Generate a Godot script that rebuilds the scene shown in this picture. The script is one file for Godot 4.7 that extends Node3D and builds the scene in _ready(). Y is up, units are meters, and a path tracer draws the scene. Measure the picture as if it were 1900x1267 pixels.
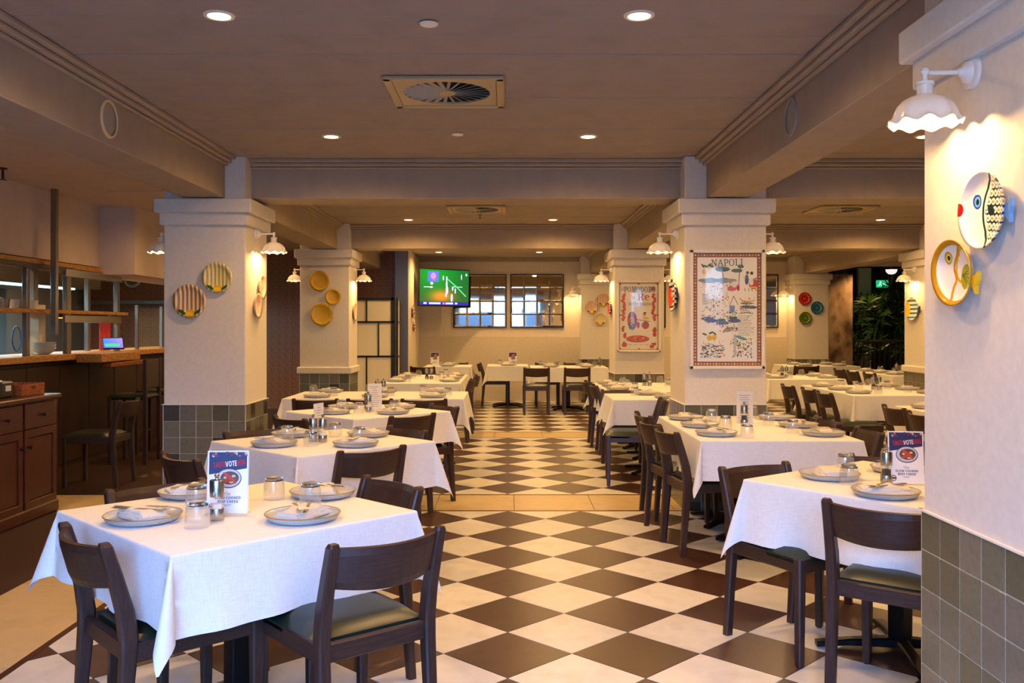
extends Node3D
# A restaurant dining room. Depth d runs away from the camera (godot z = -d); metres.
const EYE := 1.44
const FOCAL := 1697.0
var M := {}
var used := {}
var rng := RandomNumberGenerator.new()

func _ready() -> void:
	rng.seed = 7
	# ---------- camera
	var cam := Camera3D.new()
	cam.name = "camera"
	cam.projection = Camera3D.PROJECTION_FRUSTUM
	cam.near = 0.05
	cam.far = 80.0
	cam.size = 1267.0 / FOCAL * 0.05
	cam.frustum_offset = Vector2(8.0 / FOCAL * 0.05, -27.5 / FOCAL * 0.05)
	cam.position = Vector3(0, EYE, 0)
	add_child(cam)
	cam.current = true
	# ---------- sky, exposure
	var env := Environment.new()
	env.background_mode = Environment.BG_SKY
	var sm := ProceduralSkyMaterial.new()
	sm.sky_top_color = Color(0.37, 0.61, 1.0)
	sm.sky_horizon_color = Color(0.52, 0.73, 1.0)
	sm.sky_curve = 0.25
	sm.ground_horizon_color = Color(0.42, 0.46, 0.52)
	sm.ground_bottom_color = Color(0.36, 0.38, 0.42)
	sm.sky_energy_multiplier = 1.0
	var sky := Sky.new()
	sky.sky_material = sm
	env.sky = sky
	env.background_energy_multiplier = 18.0
	env.tonemap_mode = Environment.TONE_MAPPER_LINEAR
	env.tonemap_exposure = 2.0
	env.sdfgi_enabled = true
	env.ssao_enabled = true
	env.ssil_enabled = true
	var we := WorldEnvironment.new()
	we.name = "world_environment"
	we.environment = env
	add_child(we)
	make_materials()
	build_shell()
	build_columns()
	build_ceiling()
	build_floor()
	build_back_wall()
	build_kitchen()
	build_garden_corner()
	build_lamps()
	build_tables()
	build_wall_decor()

# ================================================================ helpers
func numbered(called: String) -> String:
	if not used.has(called):
		used[called] = 0
		return called
	used[called] += 1
	return "%s_%03d" % [called, used[called]]

func P(x: float, y: float, d: float) -> Vector3:
	return Vector3(x, y, -d)

func thing(called: String, label: String, category: String, at := Vector3.ZERO, turn := 0.0, group := "", kind := "") -> Node3D:
	var o := Node3D.new()
	o.name = numbered(called)
	add_child(o)
	o.position = at
	o.rotation.y = turn
	tag(o, label, category, group, kind)
	return o

func tag(o: Node3D, label: String, category: String, group := "", kind := "") -> void:
	o.set_meta("label", label)
	o.set_meta("category", category)
	if group: o.set_meta("group", group)
	if kind: o.set_meta("kind", kind)

func inst(mesh: Mesh, called: String, m: Material, parent: Node3D, at := Vector3.ZERO, basis := Basis()) -> MeshInstance3D:
	var o := MeshInstance3D.new()
	o.name = called
	o.mesh = mesh
	o.material_override = m
	o.transform = Transform3D(basis, at)
	parent.add_child(o, true)
	return o

func solo(mesh: Mesh, called: String, m: Material, label: String, category: String, at := Vector3.ZERO, turn := 0.0, group := "", kind := "") -> MeshInstance3D:
	var o := MeshInstance3D.new()
	o.name = numbered(called)
	o.mesh = mesh
	o.material_override = m
	o.position = at
	o.rotation.y = turn
	add_child(o)
	tag(o, label, category, group, kind)
	return o

func copy_of(src: Node3D, at: Vector3, turn: float, label: String, group: String) -> Node3D:
	var r: Node3D = src.duplicate()
	r.name = numbered(String(src.get_meta("base_name")))
	add_child(r)
	r.position = at
	r.rotation = Vector3(0, turn, 0)
	r.set_meta("label", label)
	if group: r.set_meta("group", group)
	return r

func st() -> SurfaceTool:
	var s := SurfaceTool.new()
	s.begin(Mesh.PRIMITIVE_TRIANGLES)
	return s

func done(s: SurfaceTool) -> ArrayMesh:
	s.generate_normals()
	s.index()
	return s.commit()

# a fan of points turned so that it faces the hint
func face(s: SurfaceTool, pts: Array, hint: Vector3, sg := -1, uvs: Array = []) -> void:
	var n := Vector3.ZERO
	for i in range(1, pts.size() - 1):
		n += (pts[i + 1] - pts[0]).cross(pts[i] - pts[0])
	var flip := n.dot(hint) < 0.0
	s.set_smooth_group(sg)
	for i in range(1, pts.size() - 1):
		var o: Array = [0, i + 1, i] if flip else [0, i, i + 1]
		for k in o:
			if uvs.size(): s.set_uv(uvs[k])
			else: s.set_uv(Vector2(pts[k].x, pts[k].y))
			s.add_vertex(pts[k])

func bx(s: SurfaceTool, c: Vector3, size: Vector3, bev := 0.0, basis := Basis()) -> void:
	var h := size * 0.5
	var b: float = minf(bev, minf(h.x, minf(h.y, h.z)) * 0.9)
	var q := Vector3(h.x - b, h.y - b, h.z - b)
	for i in 3:
		var j := (i + 1) % 3
		var k := (i + 2) % 3
		for si in [-1.0, 1.0]:
			var pts := []
			for w in [[-1.0, -1.0], [1.0, -1.0], [1.0, 1.0], [-1.0, 1.0]]:
				var p := Vector3.ZERO
				p[i] = si * h[i]
				p[j] = w[0] * q[j]
				p[k] = w[1] * q[k]
				pts.append(c + basis * p)
			var n := Vector3.ZERO
			n[i] = si
			face(s, pts, basis * n)
			if b > 0.0:
				for sj in [-1.0, 1.0]:
					var e := []
					for w in [[0, -1.0], [0, 1.0], [1, 1.0], [1, -1.0]]:
						var p := Vector3.ZERO
						p[i] = si * (h[i] if w[0] == 0 else q[i])
						p[j] = sj * (q[j] if w[0] == 0 else h[j])
						p[k] = w[1] * q[k]
						e.append(c + basis * p)
					var nn := Vector3.ZERO
					nn[i] = si
					nn[j] = sj
					face(s, e, basis * nn)
	if b > 0.0:
		for sx in [-1.0, 1.0]:
			for sy in [-1.0, 1.0]:
				for sz in [-1.0, 1.0]:
					var g := Vector3(sx, sy, sz)
					face(s, [c + basis * (g * Vector3(h.x, q.y, q.z)), c + basis * (g * Vector3(q.x, h.y, q.z)), c + basis * (g * Vector3(q.x, q.y, h.z))], basis * g)

func box_mesh(size: Vector3, bev := 0.0, c := Vector3.ZERO) -> ArrayMesh:
	var s := st()
	bx(s, c, size, bev)
	return done(s)

# box from depth/x/y ranges, in world axes
func room_box(s: SurfaceTool, x0: float, x1: float, y0: float, y1: float, d0: float, d1: float, bev := 0.0) -> void:
	bx(s, Vector3((x0 + x1) / 2, (y0 + y1) / 2, -(d0 + d1) / 2), Vector3(absf(x1 - x0), absf(y1 - y0), absf(d1 - d0)), bev)

func room_mesh(x0: float, x1: float, y0: float, y1: float, d0: float, d1: float, bev := 0.0) -> ArrayMesh:
	var s := st()
	room_box(s, x0, x1, y0, y1, d0, d1, bev)
	return done(s)

# profile of (radius, height): up the outside, down the inside
func lathe(s: SurfaceTool, prof: Array, n := 24, c := Vector3.ZERO, basis := Basis(), sg := 0, ruffle := false) -> void:
	var grp := 1
	for i in prof.size() - 1:
		var a: Vector2 = prof[i]
		var b: Vector2 = prof[i + 1]
		var d := b - a
		if d.length() < 1e-6: continue
		if sg == 0 and i > 0 and absf((a - Vector2(prof[i - 1])).angle_to(d)) > 0.75: grp += 1
		for k in n:
			var t0 := TAU * k / n
			var t1 := TAU * (k + 1) / n
			var pts := []
			for w in [[a, t0], [b, t0], [b, t1], [a, t1]]:
				var rr: Vector2 = w[0]
				if ruffle:
					var rk := clampf((rr.x - 0.075) / 0.03, 0.0, 1.0)
					rr += Vector2(0.004, 0.0065) * rk * cos(10.0 * w[1])
				pts.append(c + basis * Vector3(rr.x * cos(w[1]), rr.y, rr.x * sin(w[1])))
			var tm := (t0 + t1) / 2
			var hint := basis * Vector3(d.y * cos(tm), -d.x, d.y * sin(tm))
			if a.x < 1e-5: face(s, [pts[0], pts[1], pts[2]], hint, grp if sg == 0 else sg)
			elif b.x < 1e-5: face(s, [pts[0], pts[1], pts[3]], hint, grp if sg == 0 else sg)
			else: face(s, pts, hint, grp if sg == 0 else sg)

func lathe_mesh(prof: Array, n := 24, sg := 0) -> ArrayMesh:
	var s := st()
	lathe(s, prof, n, Vector3.ZERO, Basis(), sg)
	return done(s)

func loft(s: SurfaceTool, rings: Array, sg := -1, cap := true) -> void:
	var n: int = rings[0].size()
	var mids := []
	for r in rings:
		var m := Vector3.ZERO
		for p in r: m += p
		mids.append(m / n)
	for i in rings.size() - 1:
		for k in n:
			var q := [rings[i][k], rings[i + 1][k], rings[i + 1][(k + 1) % n], rings[i][(k + 1) % n]]
			var c: Vector3 = (q[0] + q[1] + q[2] + q[3]) / 4.0
			face(s, q, c - (mids[i] + mids[i + 1]) / 2.0, sg)
	if cap:
		face(s, rings[0], mids[0] - mids[1], -1)
		face(s, rings[-1], mids[-1] - mids[-2], -1)

func tube(s: SurfaceTool, path: Array, rad: float, n := 8, sg := 0, rad2 := -1.0) -> void:
	var rings := []
	for i in path.size():
		var dir: Vector3 = (path[mini(i + 1, path.size() - 1)] - path[maxi(i - 1, 0)]).normalized()
		var up := Vector3.UP if absf(dir.y) < 0.9 else Vector3.RIGHT
		var a := dir.cross(up).normalized()
		var b := a.cross(dir).normalized()
		var r := rad if rad2 < 0.0 else lerpf(rad, rad2, float(i) / (path.size() - 1))
		var ring := []
		for k in n: ring.append(path[i] + a * r * cos(TAU * k / n) + b * r * sin(TAU * k / n))
		rings.append(ring)
	loft(s, rings, sg)

# chamfered rectangle ring: centre, two half axes
func ring4(c: Vector3, a: Vector3, b: Vector3, ch := 0.15) -> Array:
	var k := 1.0 - ch
	return [c + a + b * k, c + a * k + b, c - a * k + b, c - a + b * k, c - a - b * k, c - a * k - b, c + a * k - b, c + a - b * k]

# polygon in the x/z plane, extruded between two heights
func prism(s: SurfaceTool, poly: PackedVector2Array, y0: float, y1: float, basis := Basis(), at := Vector3.ZERO) -> void:
	var idx := Geometry2D.triangulate_polygon(poly)
	for i in range(0, idx.size(), 3):
		var t := []
		var u := []
		for k in 3:
			var p := poly[idx[i + k]]
			t.append(at + basis * Vector3(p.x, y1, p.y))
			u.append(at + basis * Vector3(p.x, y0, p.y))
		face(s, t, basis * Vector3.UP)
		face(s, u, basis * Vector3.DOWN)
	var cw := Geometry2D.is_polygon_clockwise(poly)
	for i in poly.size():
		var a := poly[i]
		var b := poly[(i + 1) % poly.size()]
		var n2 := Vector2(b.y - a.y, a.x - b.x) * (-1.0 if cw else 1.0)
		face(s, [at + basis * Vector3(a.x, y0, a.y), at + basis * Vector3(a.x, y1, a.y), at + basis * Vector3(b.x, y1, b.y), at + basis * Vector3(b.x, y0, b.y)], basis * Vector3(n2.x, 0, n2.y))

# a dish in the x/y plane facing +z, planar uv; an ellipse, its edge waved where scallop > 0
func dish(rx: float, ry: float, scallop: float, prof: Array, back: Array, n := 40, rmax := 1.0, ripple := 0.0, lobes := 0) -> ArrayMesh:
	var s := st()
	var all: Array = prof + back
	for i in all.size() - 1:
		var a: Vector2 = all[i]
		var b: Vector2 = all[i + 1]
		for k in n:
			var pts := []
			var uvs := []
			for w in [[a, k], [b, k], [b, k + 1], [a, k + 1]]:
				var th: float = TAU * w[1] / n
				var r: float = 1.0 / sqrt(pow(cos(th) / rx, 2) + pow(sin(th) / ry, 2)) - scallop * (1.0 - absf(cos(6.5 * th)))
				var q: Vector2 = w[0]
				var p := Vector3(cos(th) * r * q.x, sin(th) * r * q.x, q.y + ripple * q.x * q.x * cos(lobes * th))
				pts.append(p)
				uvs.append(Vector2(p.x / rmax * 0.5 + 0.5, 0.5 - p.y / rmax * 0.5))
			var hint := Vector3(0, 0, 1) if i < prof.size() - 1 else Vector3(0, 0, -1)
			if i == prof.size() - 1: hint = pts[0] * Vector3(1, 1, 0)
			if a.x < 1e-5: face(s, [pts[0], pts[1], pts[2]], hint, 0, [uvs[0], uvs[1], uvs[2]])
			elif b.x < 1e-5: face(s, [pts[0], pts[1], pts[3]], hint, 0, [uvs[0], uvs[1], uvs[3]])
			else: face(s, pts, hint, 0, uvs)
	return done(s)

func quad_mesh(w: float, h: float) -> ArrayMesh:
	var s := st()
	face(s, [Vector3(-w / 2, -h / 2, 0), Vector3(w / 2, -h / 2, 0), Vector3(w / 2, h / 2, 0), Vector3(-w / 2, h / 2, 0)], Vector3(0, 0, 1), -1, [Vector2(0, 1), Vector2(1, 1), Vector2(1, 0), Vector2(0, 0)])
	return done(s)

func words(text: String, size: float, m: Material, parent: Node3D, at: Vector3, font_name := "Droid Sans", bold := false, squeeze := 1.0, tilt := 0.0, called := "lettering") -> MeshInstance3D:
	var t := TextMesh.new()
	var f := SystemFont.new()
	f.font_names = PackedStringArray([font_name])
	if bold: f.font_weight = 700
	t.font = f
	t.text = text
	t.font_size = 32
	t.pixel_size = size / 32.0
	t.depth = 0.0006
	t.curve_step = 2.0
	return inst(t, called, m, parent, at, Basis(Vector3(0, 0, 1), tilt) * Basis.from_scale(Vector3(squeeze, 1, 1)))

# ---------------------------------------------------------------- pictures
func canvas(w: int, h: int, bg: Color) -> Image:
	var im := Image.create(w, h, false, Image.FORMAT_RGB8)
	im.fill(bg)
	return im

func ell(im: Image, cx: float, cy: float, rx: float, ry: float, c: Color, rot := 0.0) -> void:
	var R := maxf(rx, ry) + 1.0
	var cs := cos(rot)
	var sn := sin(rot)
	for y in range(maxi(0, int(cy - R)), mini(im.get_height(), int(cy + R) + 1)):
		for x in range(maxi(0, int(cx - R)), mini(im.get_width(), int(cx + R) + 1)):
			var u := (x - cx) * cs + (y - cy) * sn
			var v := -(x - cx) * sn + (y - cy) * cs
			if u * u / (rx * rx) + v * v / (ry * ry) <= 1.0: im.set_pixel(x, y, c)

func stroke(im: Image, pts: Array, w: float, c: Color) -> void:
	for i in pts.size() - 1:
		var a: Vector2 = pts[i]
		var b: Vector2 = pts[i + 1]
		var n := maxi(1, int(a.distance_to(b) / maxf(0.7, w * 0.6)))
		for k in n + 1:
			var p := a.lerp(b, float(k) / n)
			ell(im, p.x, p.y, w, w, c)

func rectf(im: Image, x: float, y: float, w: float, h: float, c: Color) -> void:
	im.fill_rect(Rect2i(int(x), int(y), maxi(1, int(w)), maxi(1, int(h))), c)

func tex(im: Image) -> ImageTexture:
	return ImageTexture.create_from_image(im)

# ================================================================ materials
func mat(called: String, c: Color, rough := 0.6, metal := 0.0) -> StandardMaterial3D:
	var m := StandardMaterial3D.new()
	m.resource_name = called
	m.albedo_color = c
	m.roughness = rough
	m.metallic = metal
	M[called] = m
	return m

func ntex(sd: int, freq: float, ramp: Array, size := 256, kind := FastNoiseLite.TYPE_SIMPLEX_SMOOTH) -> NoiseTexture2D:
	var n := FastNoiseLite.new()
	n.seed = sd
	n.frequency = freq
	n.noise_type = kind
	n.fractal_octaves = 4
	var t := NoiseTexture2D.new()
	t.width = size
	t.height = size
	t.seamless = true
	t.noise = n
	var g := Gradient.new()
	g.offsets = PackedFloat32Array(range(ramp.size()).map(func(i): return float(i) / (ramp.size() - 1)))
	g.colors = PackedColorArray(ramp)
	t.color_ramp = g
	return t

func textured(called: String, c: Color, rough: float, t: Texture2D, scale: Vector3, world := true, bump := 0.0) -> StandardMaterial3D:
	var m := mat(called, c, rough)
	m.albedo_texture = t
	m.uv1_triplanar = true
	m.uv1_world_triplanar = world
	m.uv1_scale = scale
	if bump != 0.0:
		m.heightmap_enabled = true
		m.heightmap_texture = t
		m.heightmap_scale = bump
	return m

func glow(called: String, c: Color, energy: float) -> StandardMaterial3D:
	var m := mat(called, c, 0.4)
	m.emission_enabled = true
	m.emission = c
	m.emission_energy_multiplier = energy
	return m

func weave() -> ImageTexture:
	var im := Image.create(512, 512, false, Image.FORMAT_RGB8)
	var n1 := FastNoiseLite.new()
	n1.seed = 3
	n1.frequency = 1.0
	n1.fractal_octaves = 2
	for y in 512:
		for x in 512:
			var a := n1.get_noise_2d(x * 0.35, y * 0.012)
			var b := n1.get_noise_2d(x * 0.012 + 90.0, y * 0.35 + 40.0)
			var v := 0.95 + 0.045 * (a + b)
			im.set_pixel(x, y, Color(v, v, v))
	return tex(im)

func make_materials() -> void:
	var soft := ntex(11, 0.01, [Color(0.95, 0.95, 0.95), Color(1, 1, 1), Color(0.97, 0.97, 0.97)])
	var fine := ntex(12, 0.06, [Color(0.96, 0.96, 0.96), Color(1, 1, 1)])
	textured("pillar_white", Color(0.86, 0.835, 0.80), 0.55, fine, Vector3(1.5, 1.5, 1.5), true)
	textured("wall_cream", Color(0.86, 0.82, 0.76), 0.6, fine, Vector3(1, 1, 1), true)
	textured("dado_cream", Color(0.82, 0.78, 0.71), 0.6, fine, Vector3(1, 1, 1), true)
	textured("ceiling_paint", Color(0.63, 0.58, 0.55), 0.5, soft, Vector3(0.7, 0.7, 0.7), true)
	textured("beam_paint", Color(0.67, 0.61, 0.55), 0.5, soft, Vector3(0.9, 0.9, 0.9), true)
	mat("groove", Color(0.5, 0.46, 0.44), 0.8)
	textured("bulkhead", Color(0.80, 0.73, 0.68), 0.7, soft, Vector3(0.6, 0.6, 0.6), true)
	# glazed wall tiles
	var tones := [Color(0.40, 0.405, 0.34), Color(0.44, 0.43, 0.36), Color(0.35, 0.35, 0.28), Color(0.42, 0.41, 0.37), Color(0.265, 0.26, 0.235), Color(0.46, 0.44, 0.385)]
	var glaze := ntex(14, 0.02, [Color(0.9, 0.9, 0.9), Color(1, 1, 1), Color(0.94, 0.95, 0.93)])
	for i in tones.size():
		textured("glaze_%d" % i, tones[i], 0.22, glaze, Vector3(4, 4, 4), true)
	mat("grout", Color(0.74, 0.73, 0.69), 0.9)
	mat("tile_edge", Color(0.88, 0.86, 0.83), 0.4)
	# floor
	var stone := ntex(15, 0.012, [Color(0.93, 0.92, 0.90), Color(1, 1, 1), Color(0.95, 0.95, 0.95)])
	var clay := ntex(16, 0.014, [Color(0.86, 0.84, 0.82), Color(1, 1, 1), Color(0.9, 0.9, 0.9)])
	for i in 3:
		textured("floor_pale_%d" % i, Color(0.87, 0.85, 0.80).darkened(0.025 * i), 0.34, stone, Vector3(1.3, 1.3, 1.3), true)
		textured("floor_dark_%d" % i, Color(0.29, 0.175, 0.135).lightened(0.018 * i), 0.33, clay, Vector3(1.3, 1.3, 1.3), true)
	textured("floor_beige", Color(0.79, 0.69, 0.50), 0.34, stone, Vector3(1.1, 1.1, 1.1), true)
	mat("floor_grout", Color(0.30, 0.25, 0.21), 0.9)
	textured("floor_brown", Color(0.24, 0.155, 0.12), 0.4, clay, Vector3(1, 1, 1), true)
	# wood
	var grain := ntex(21, 0.03, [Color(0.62, 0.6, 0.6), Color(1, 1, 1), Color(0.74, 0.72, 0.7), Color(0.95, 0.95, 0.95)], 256)
	textured("wood_up", Color(0.25, 0.155, 0.125), 0.42, grain, Vector3(9, 0.8, 9), false, 0.04)
	textured("wood_across", Color(0.25, 0.155, 0.125), 0.42, grain, Vector3(0.8, 9, 9), false, 0.04)
	textured("mahogany", Color(0.33, 0.135, 0.085), 0.34, grain, Vector3(6, 0.7, 6), false)
	textured("mahogany_flat", Color(0.33, 0.135, 0.085), 0.34, grain, Vector3(6, 6, 0.7), false)
	textured("bar_timber", Color(0.23, 0.135, 0.095), 0.4, grain, Vector3(5, 0.6, 5), false)
	textured("box_timber", Color(0.63, 0.33, 0.15), 0.55, grain, Vector3(5, 5, 1), false)
	textured("box_pale", Color(0.78, 0.55, 0.27), 0.55, grain, Vector3(5, 5, 1), false)
	var hide := ntex(22, 0.09, [Color(0.9, 0.9, 0.9), Color(1, 1, 1)])
	textured("seat_leather", Color(0.115, 0.16, 0.12), 0.36, hide, Vector3(6, 6, 6), false, 0.05)
	mat("glide_rubber", Color(0.06, 0.06, 0.06), 0.7)
	mat("iron", Color(0.07, 0.07, 0.075), 0.42, 0.6)
	mat("black_frame", Color(0.05, 0.045, 0.045), 0.4)
	mat("throat_shade_black", Color(0.03, 0.03, 0.03), 0.9)  # black standing for the shaded depth of the ceiling vents
	textured("linen", Color(0.93, 0.925, 0.915), 0.85, weave(), Vector3(2.3, 2.3, 2.3), false, 0.04)
	textured("napkin_linen", Color(0.87, 0.85, 0.81), 0.9, M.linen.albedo_texture, Vector3(6, 6, 6), false, 0.05)
	var speck := ntex(23, 0.11, [Color(0.72, 0.72, 0.72), Color(0.95, 0.95, 0.95), Color(1, 1, 1), Color(1, 1, 1)])
	textured("stoneware", Color(0.74, 0.75, 0.745), 0.25, speck, Vector3(7, 7, 7), false)
	textured("stoneware_rim", Color(0.6, 0.5, 0.38), 0.35, speck, Vector3(7, 7, 7), false)
	mat("steel", Color(0.72, 0.70, 0.68), 0.25, 1.0)
	mat("steel_brushed", Color(0.55, 0.53, 0.52), 0.36, 1.0)
	mat("steel_dark", Color(0.33, 0.31, 0.30), 0.4, 0.9)
	var glass := mat("glass", Color(1, 1, 1, 0.0), 0.0)
	glass.refraction_enabled = true
	glass.refraction_scale = 0.05
	var pane := mat("pane", Color(0.95, 1.0, 0.98, 0.04), 0.03)
	pane.transparency = BaseMaterial3D.TRANSPARENCY_ALPHA
	var tumb := mat("tumbler_glass", Color(0.75, 0.77, 0.78, 0.09), 0.02)
	tumb.transparency = BaseMaterial3D.TRANSPARENCY_ALPHA
	var acrylic := mat("acrylic", Color(1, 1, 1, 0.03), 0.05)
	acrylic.transparency = BaseMaterial3D.TRANSPARENCY_ALPHA
	mat("peppercorn", Color(0.08, 0.06, 0.05), 0.8)
	mat("salt", Color(0.9, 0.9, 0.9), 0.7)
	mat("mirror", Color(0.90, 0.89, 0.86), 0.03, 1.0)
	mat("mirror_stud", Color(0.10, 0.08, 0.06), 0.4, 0.5)
	var china := mat("lamp_china", Color(0.92, 0.9, 0.88), 0.18)
	china.backlight_enabled = true
	china.backlight = Color(0.34, 0.33, 0.30)
	mat("lamp_metal", Color(0.88, 0.86, 0.84), 0.25)
	glow("bulb_glow", Color(1.0, 0.80, 0.52), 9.0)
	glow("downlight_glow", Color(1.0, 0.82, 0.55), 9.0)
	mat("fitting_white", Color(0.93, 0.91, 0.88), 0.4)
	mat("ring_cream", Color(0.88, 0.78, 0.58), 0.5)
	textured("facade_render", Color(0.85, 0.76, 0.63), 0.8, soft, Vector3(0.3, 0.3, 0.3), true)
	mat("fitting_cream", Color(0.70, 0.62, 0.48), 0.5)
	mat("grille_grey", Color(0.62, 0.6, 0.57), 0.7)
	mat("paper_white", Color(0.88, 0.87, 0.86), 0.6)
	mat("ink_black", Color(0.05, 0.05, 0.07), 0.7)
	mat("ink_red", Color(0.78, 0.10, 0.14), 0.7)
	mat("ink_navy", Color(0.12, 0.18, 0.42), 0.7)
	mat("ink_blue", Color(0.10, 0.26, 0.56), 0.7)
	mat("ink_white", Color(0.95, 0.95, 0.95), 0.7)
	mat("tail_blue", Color(0.42, 0.60, 0.80), 0.25)
	mat("ink_grey", Color(0.45, 0.45, 0.5), 0.7)
	mat("screen_paper", Color(0.86, 0.82, 0.72), 0.8)
	mat("kitchen_grey", Color(0.46, 0.47, 0.49), 0.5)
	mat("white_plastic", Color(0.85, 0.85, 0.84), 0.4)
	mat("blue_plastic", Color(0.12, 0.35, 0.65), 0.4)
	mat("pink_sheet", Color(0.85, 0.22, 0.24), 0.6)
	mat("black_base", Color(0.045, 0.045, 0.05), 0.6)
	textured("marbled", Color(0.62, 0.52, 0.42), 0.35, ntex(31, 0.012, [Color(0.45, 0.42, 0.4), Color(0.8, 0.78, 0.75), Color(1, 1, 1), Color(0.6, 0.56, 0.52)]), Vector3(0.7, 0.45, 0.7), true)
	textured("palm_leaf", Color(0.16, 0.30, 0.10), 0.4, ntex(32, 0.03, [Color(0.6, 0.7, 0.5), Color(1, 1, 0.9)]), Vector3(5, 5, 5), false)
	M.palm_leaf.backlight_enabled = true
	M.palm_leaf.backlight = Color(0.2, 0.3, 0.1)
	mat("palm_stem", Color(0.24, 0.2, 0.12), 0.8)
	textured("street_paving", Color(0.55, 0.50, 0.43), 0.8, stone, Vector3(0.5, 0.5, 0.5), true)
	# mosaic of small brown tiles, too fine to tell apart from here
	var mo := canvas(128, 128, Color(0.72, 0.62, 0.54))
	var r2 := RandomNumberGenerator.new()
	r2.seed = 5
	for j in 4:
		for i in 4:
			var k := r2.randf_range(0.78, 1.1)
			rectf(mo, i * 32 + 2, j * 32 + 2, 28, 28, Color(0.50 * k, 0.29 * k, 0.20 * k))
	textured("mosaic", Color(1, 1, 1), 0.28, tex(mo), Vector3(8.0, 8.0, 8.0), true)
	# matte paint and cloth show no gloss in the photograph
	for k in ["pillar_white", "wall_cream", "dado_cream", "ceiling_paint", "beam_paint", "groove", "bulkhead", "linen", "napkin_linen", "facade_render", "street_paving", "grout", "floor_grout", "screen_paper", "kitchen_grey", "palm_stem", "paper_white"]:
		M[k].specular_mode = BaseMaterial3D.SPECULAR_DISABLED
		M[k].roughness = 0.9

# ================================================================ room
const COL_X := [-2.38, 1.71, 5.75]
const COL_D := [2.735, 7.50, 12.20]
const COL_H := 0.32
const CEIL := 2.78
const BEAM := 2.45

func structure(mesh: Mesh, called: String, m: Material, label: String, category: String) -> MeshInstance3D:
	return solo(mesh, called, m, label, category, Vector3.ZERO, 0.0, "", "structure")

func build_shell() -> void:
	# street front behind the camera: a glazed opening and one narrow window let daylight in
	var s := st()
	room_box(s, -7.6, -2.0, 0, 2.9, -1.25, -1.45)
	room_box(s, 1.25, 3.36, 0, 2.9, -1.25, -1.45)
	room_box(s, 3.70, 9.2, 0, 2.9, -1.25, -1.45)
	room_box(s, -2.0, 1.25, 2.62, 2.9, -1.25, -1.45)
	room_box(s, 3.36, 3.70, 2.45, 2.9, -1.25, -1.45)
	room_box(s, 3.36, 3.70, 0.0, 1.38, -1.25, -1.45)
	structure(done(s), "wall_front", M.wall_cream, "cream street wall behind the dining room with wide glazed opening", "wall")
	var w := thing("window_1", "wide black framed street doorway standing open to daylight", "window", Vector3.ZERO, 0.0, "", "structure")
	for x in [-2.0, 1.25]:
		inst(room_mesh(x - 0.03, x + 0.03, 0, 2.62, -1.32, -1.38), "window_frame", M.black_frame, w)
	inst(room_mesh(-2.0, 1.25, 2.56, 2.62, -1.32, -1.38), "window_frame", M.black_frame, w)
	inst(room_mesh(-2.0, 1.25, 0.0, 0.08, -1.32, -1.38), "window_frame", M.black_frame, w)
	var w2 := thing("window_2", "narrow street window beside the doors", "window", Vector3.ZERO, 0.0, "", "structure")
	for x in [3.36, 3.70]:
		inst(room_mesh(x - 0.02, x + 0.02, 1.38, 2.45, -1.32, -1.38), "window_frame", M.black_frame, w2)
	inst(room_mesh(3.38, 3.68, 1.38, 2.45, -1.349, -1.351), "pane", M.pane, w2)
	structure(room_mesh(-14, 14, -0.25, -0.12, -1.45, -12.2), "pavement", M.street_paving, "grey street paving outside the doors", "pavement")
	# unseen shop fronts, added to cut and warm the low daylight
	var fb := thing("added_street_building", "added pale shop fronts across the street, cutting the low daylight", "building", P(0, -0.12, -12.0))
	inst(box_mesh(Vector3(26, 3.8, 0.4), 0.0, Vector3(0, 1.9, 0)), "facade", M.facade_render, fb)
	inst(box_mesh(Vector3(26, 0.16, 0.7), 0.02, Vector3(0, 3.82, 0)), "parapet", M.facade_render, fb)
	for i in 6:
		var sw := inst(box_mesh(Vector3(2.2, 1.7, 0.06), 0.01), "shop_window", M.black_frame, fb, Vector3(-10.0 + i * 4.0, 1.5, -0.21))
		inst(box_mesh(Vector3(2.0, 1.5, 0.02), 0.0), "pane", M.steel_dark, sw, Vector3(0, 0, -0.03))
	structure(room_mesh(5.5, 5.7, 0, 2.9, 18.0, 30.0), "wall_added_passage", M.wall_cream, "cream wall of an added passage keeping the palm corner dark", "wall")  # passage added so little light reaches behind the palms
	structure(room_mesh(6.07, 9.0, 2.61, CEIL, 17.5, 17.8, 0.004), "wall_added_header", M.wall_cream, "added cream header shading the palm corner from the ceiling lamps", "wall")  # header added to block downlights from the corner beyond
	# side and end walls
	structure(room_mesh(-7.6, -7.4, 0, 2.9, -1.45, 16.2), "wall_left", M.kitchen_grey, "grey kitchen rear wall behind the serving pass", "wall")
	structure(room_mesh(9.0, 9.2, 0, 2.9, -1.45, 30.2), "wall_right", M.wall_cream, "cream side wall of the dining room", "wall")
	structure(room_mesh(-7.6, -1.93, 0, 2.9, 16.0, 16.2), "wall_mosaic", M.mosaic, "brown mosaic tiled end wall beyond the yellow plate pillar", "wall")
	structure(room_mesh(-1.80, -1.72, 0, 2.9, 15.8, 18.0), "wall_side", M.wall_cream, "short cream wall return beside the television", "wall")
	structure(room_mesh(-1.95, -1.72, 0, 2.78, 15.72, 15.80, 0.01), "trim_1", M.steel_brushed, "stainless steel clad wall end beside the paper screen", "trim")
	structure(room_mesh(5.5, 9.2, 0, 2.9, 30.0, 30.2), "wall_end", M.wall_cream, "cream end wall set far back beyond the palms to stay dark", "wall")  # pushed deep so that this wall falls dark

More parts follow.
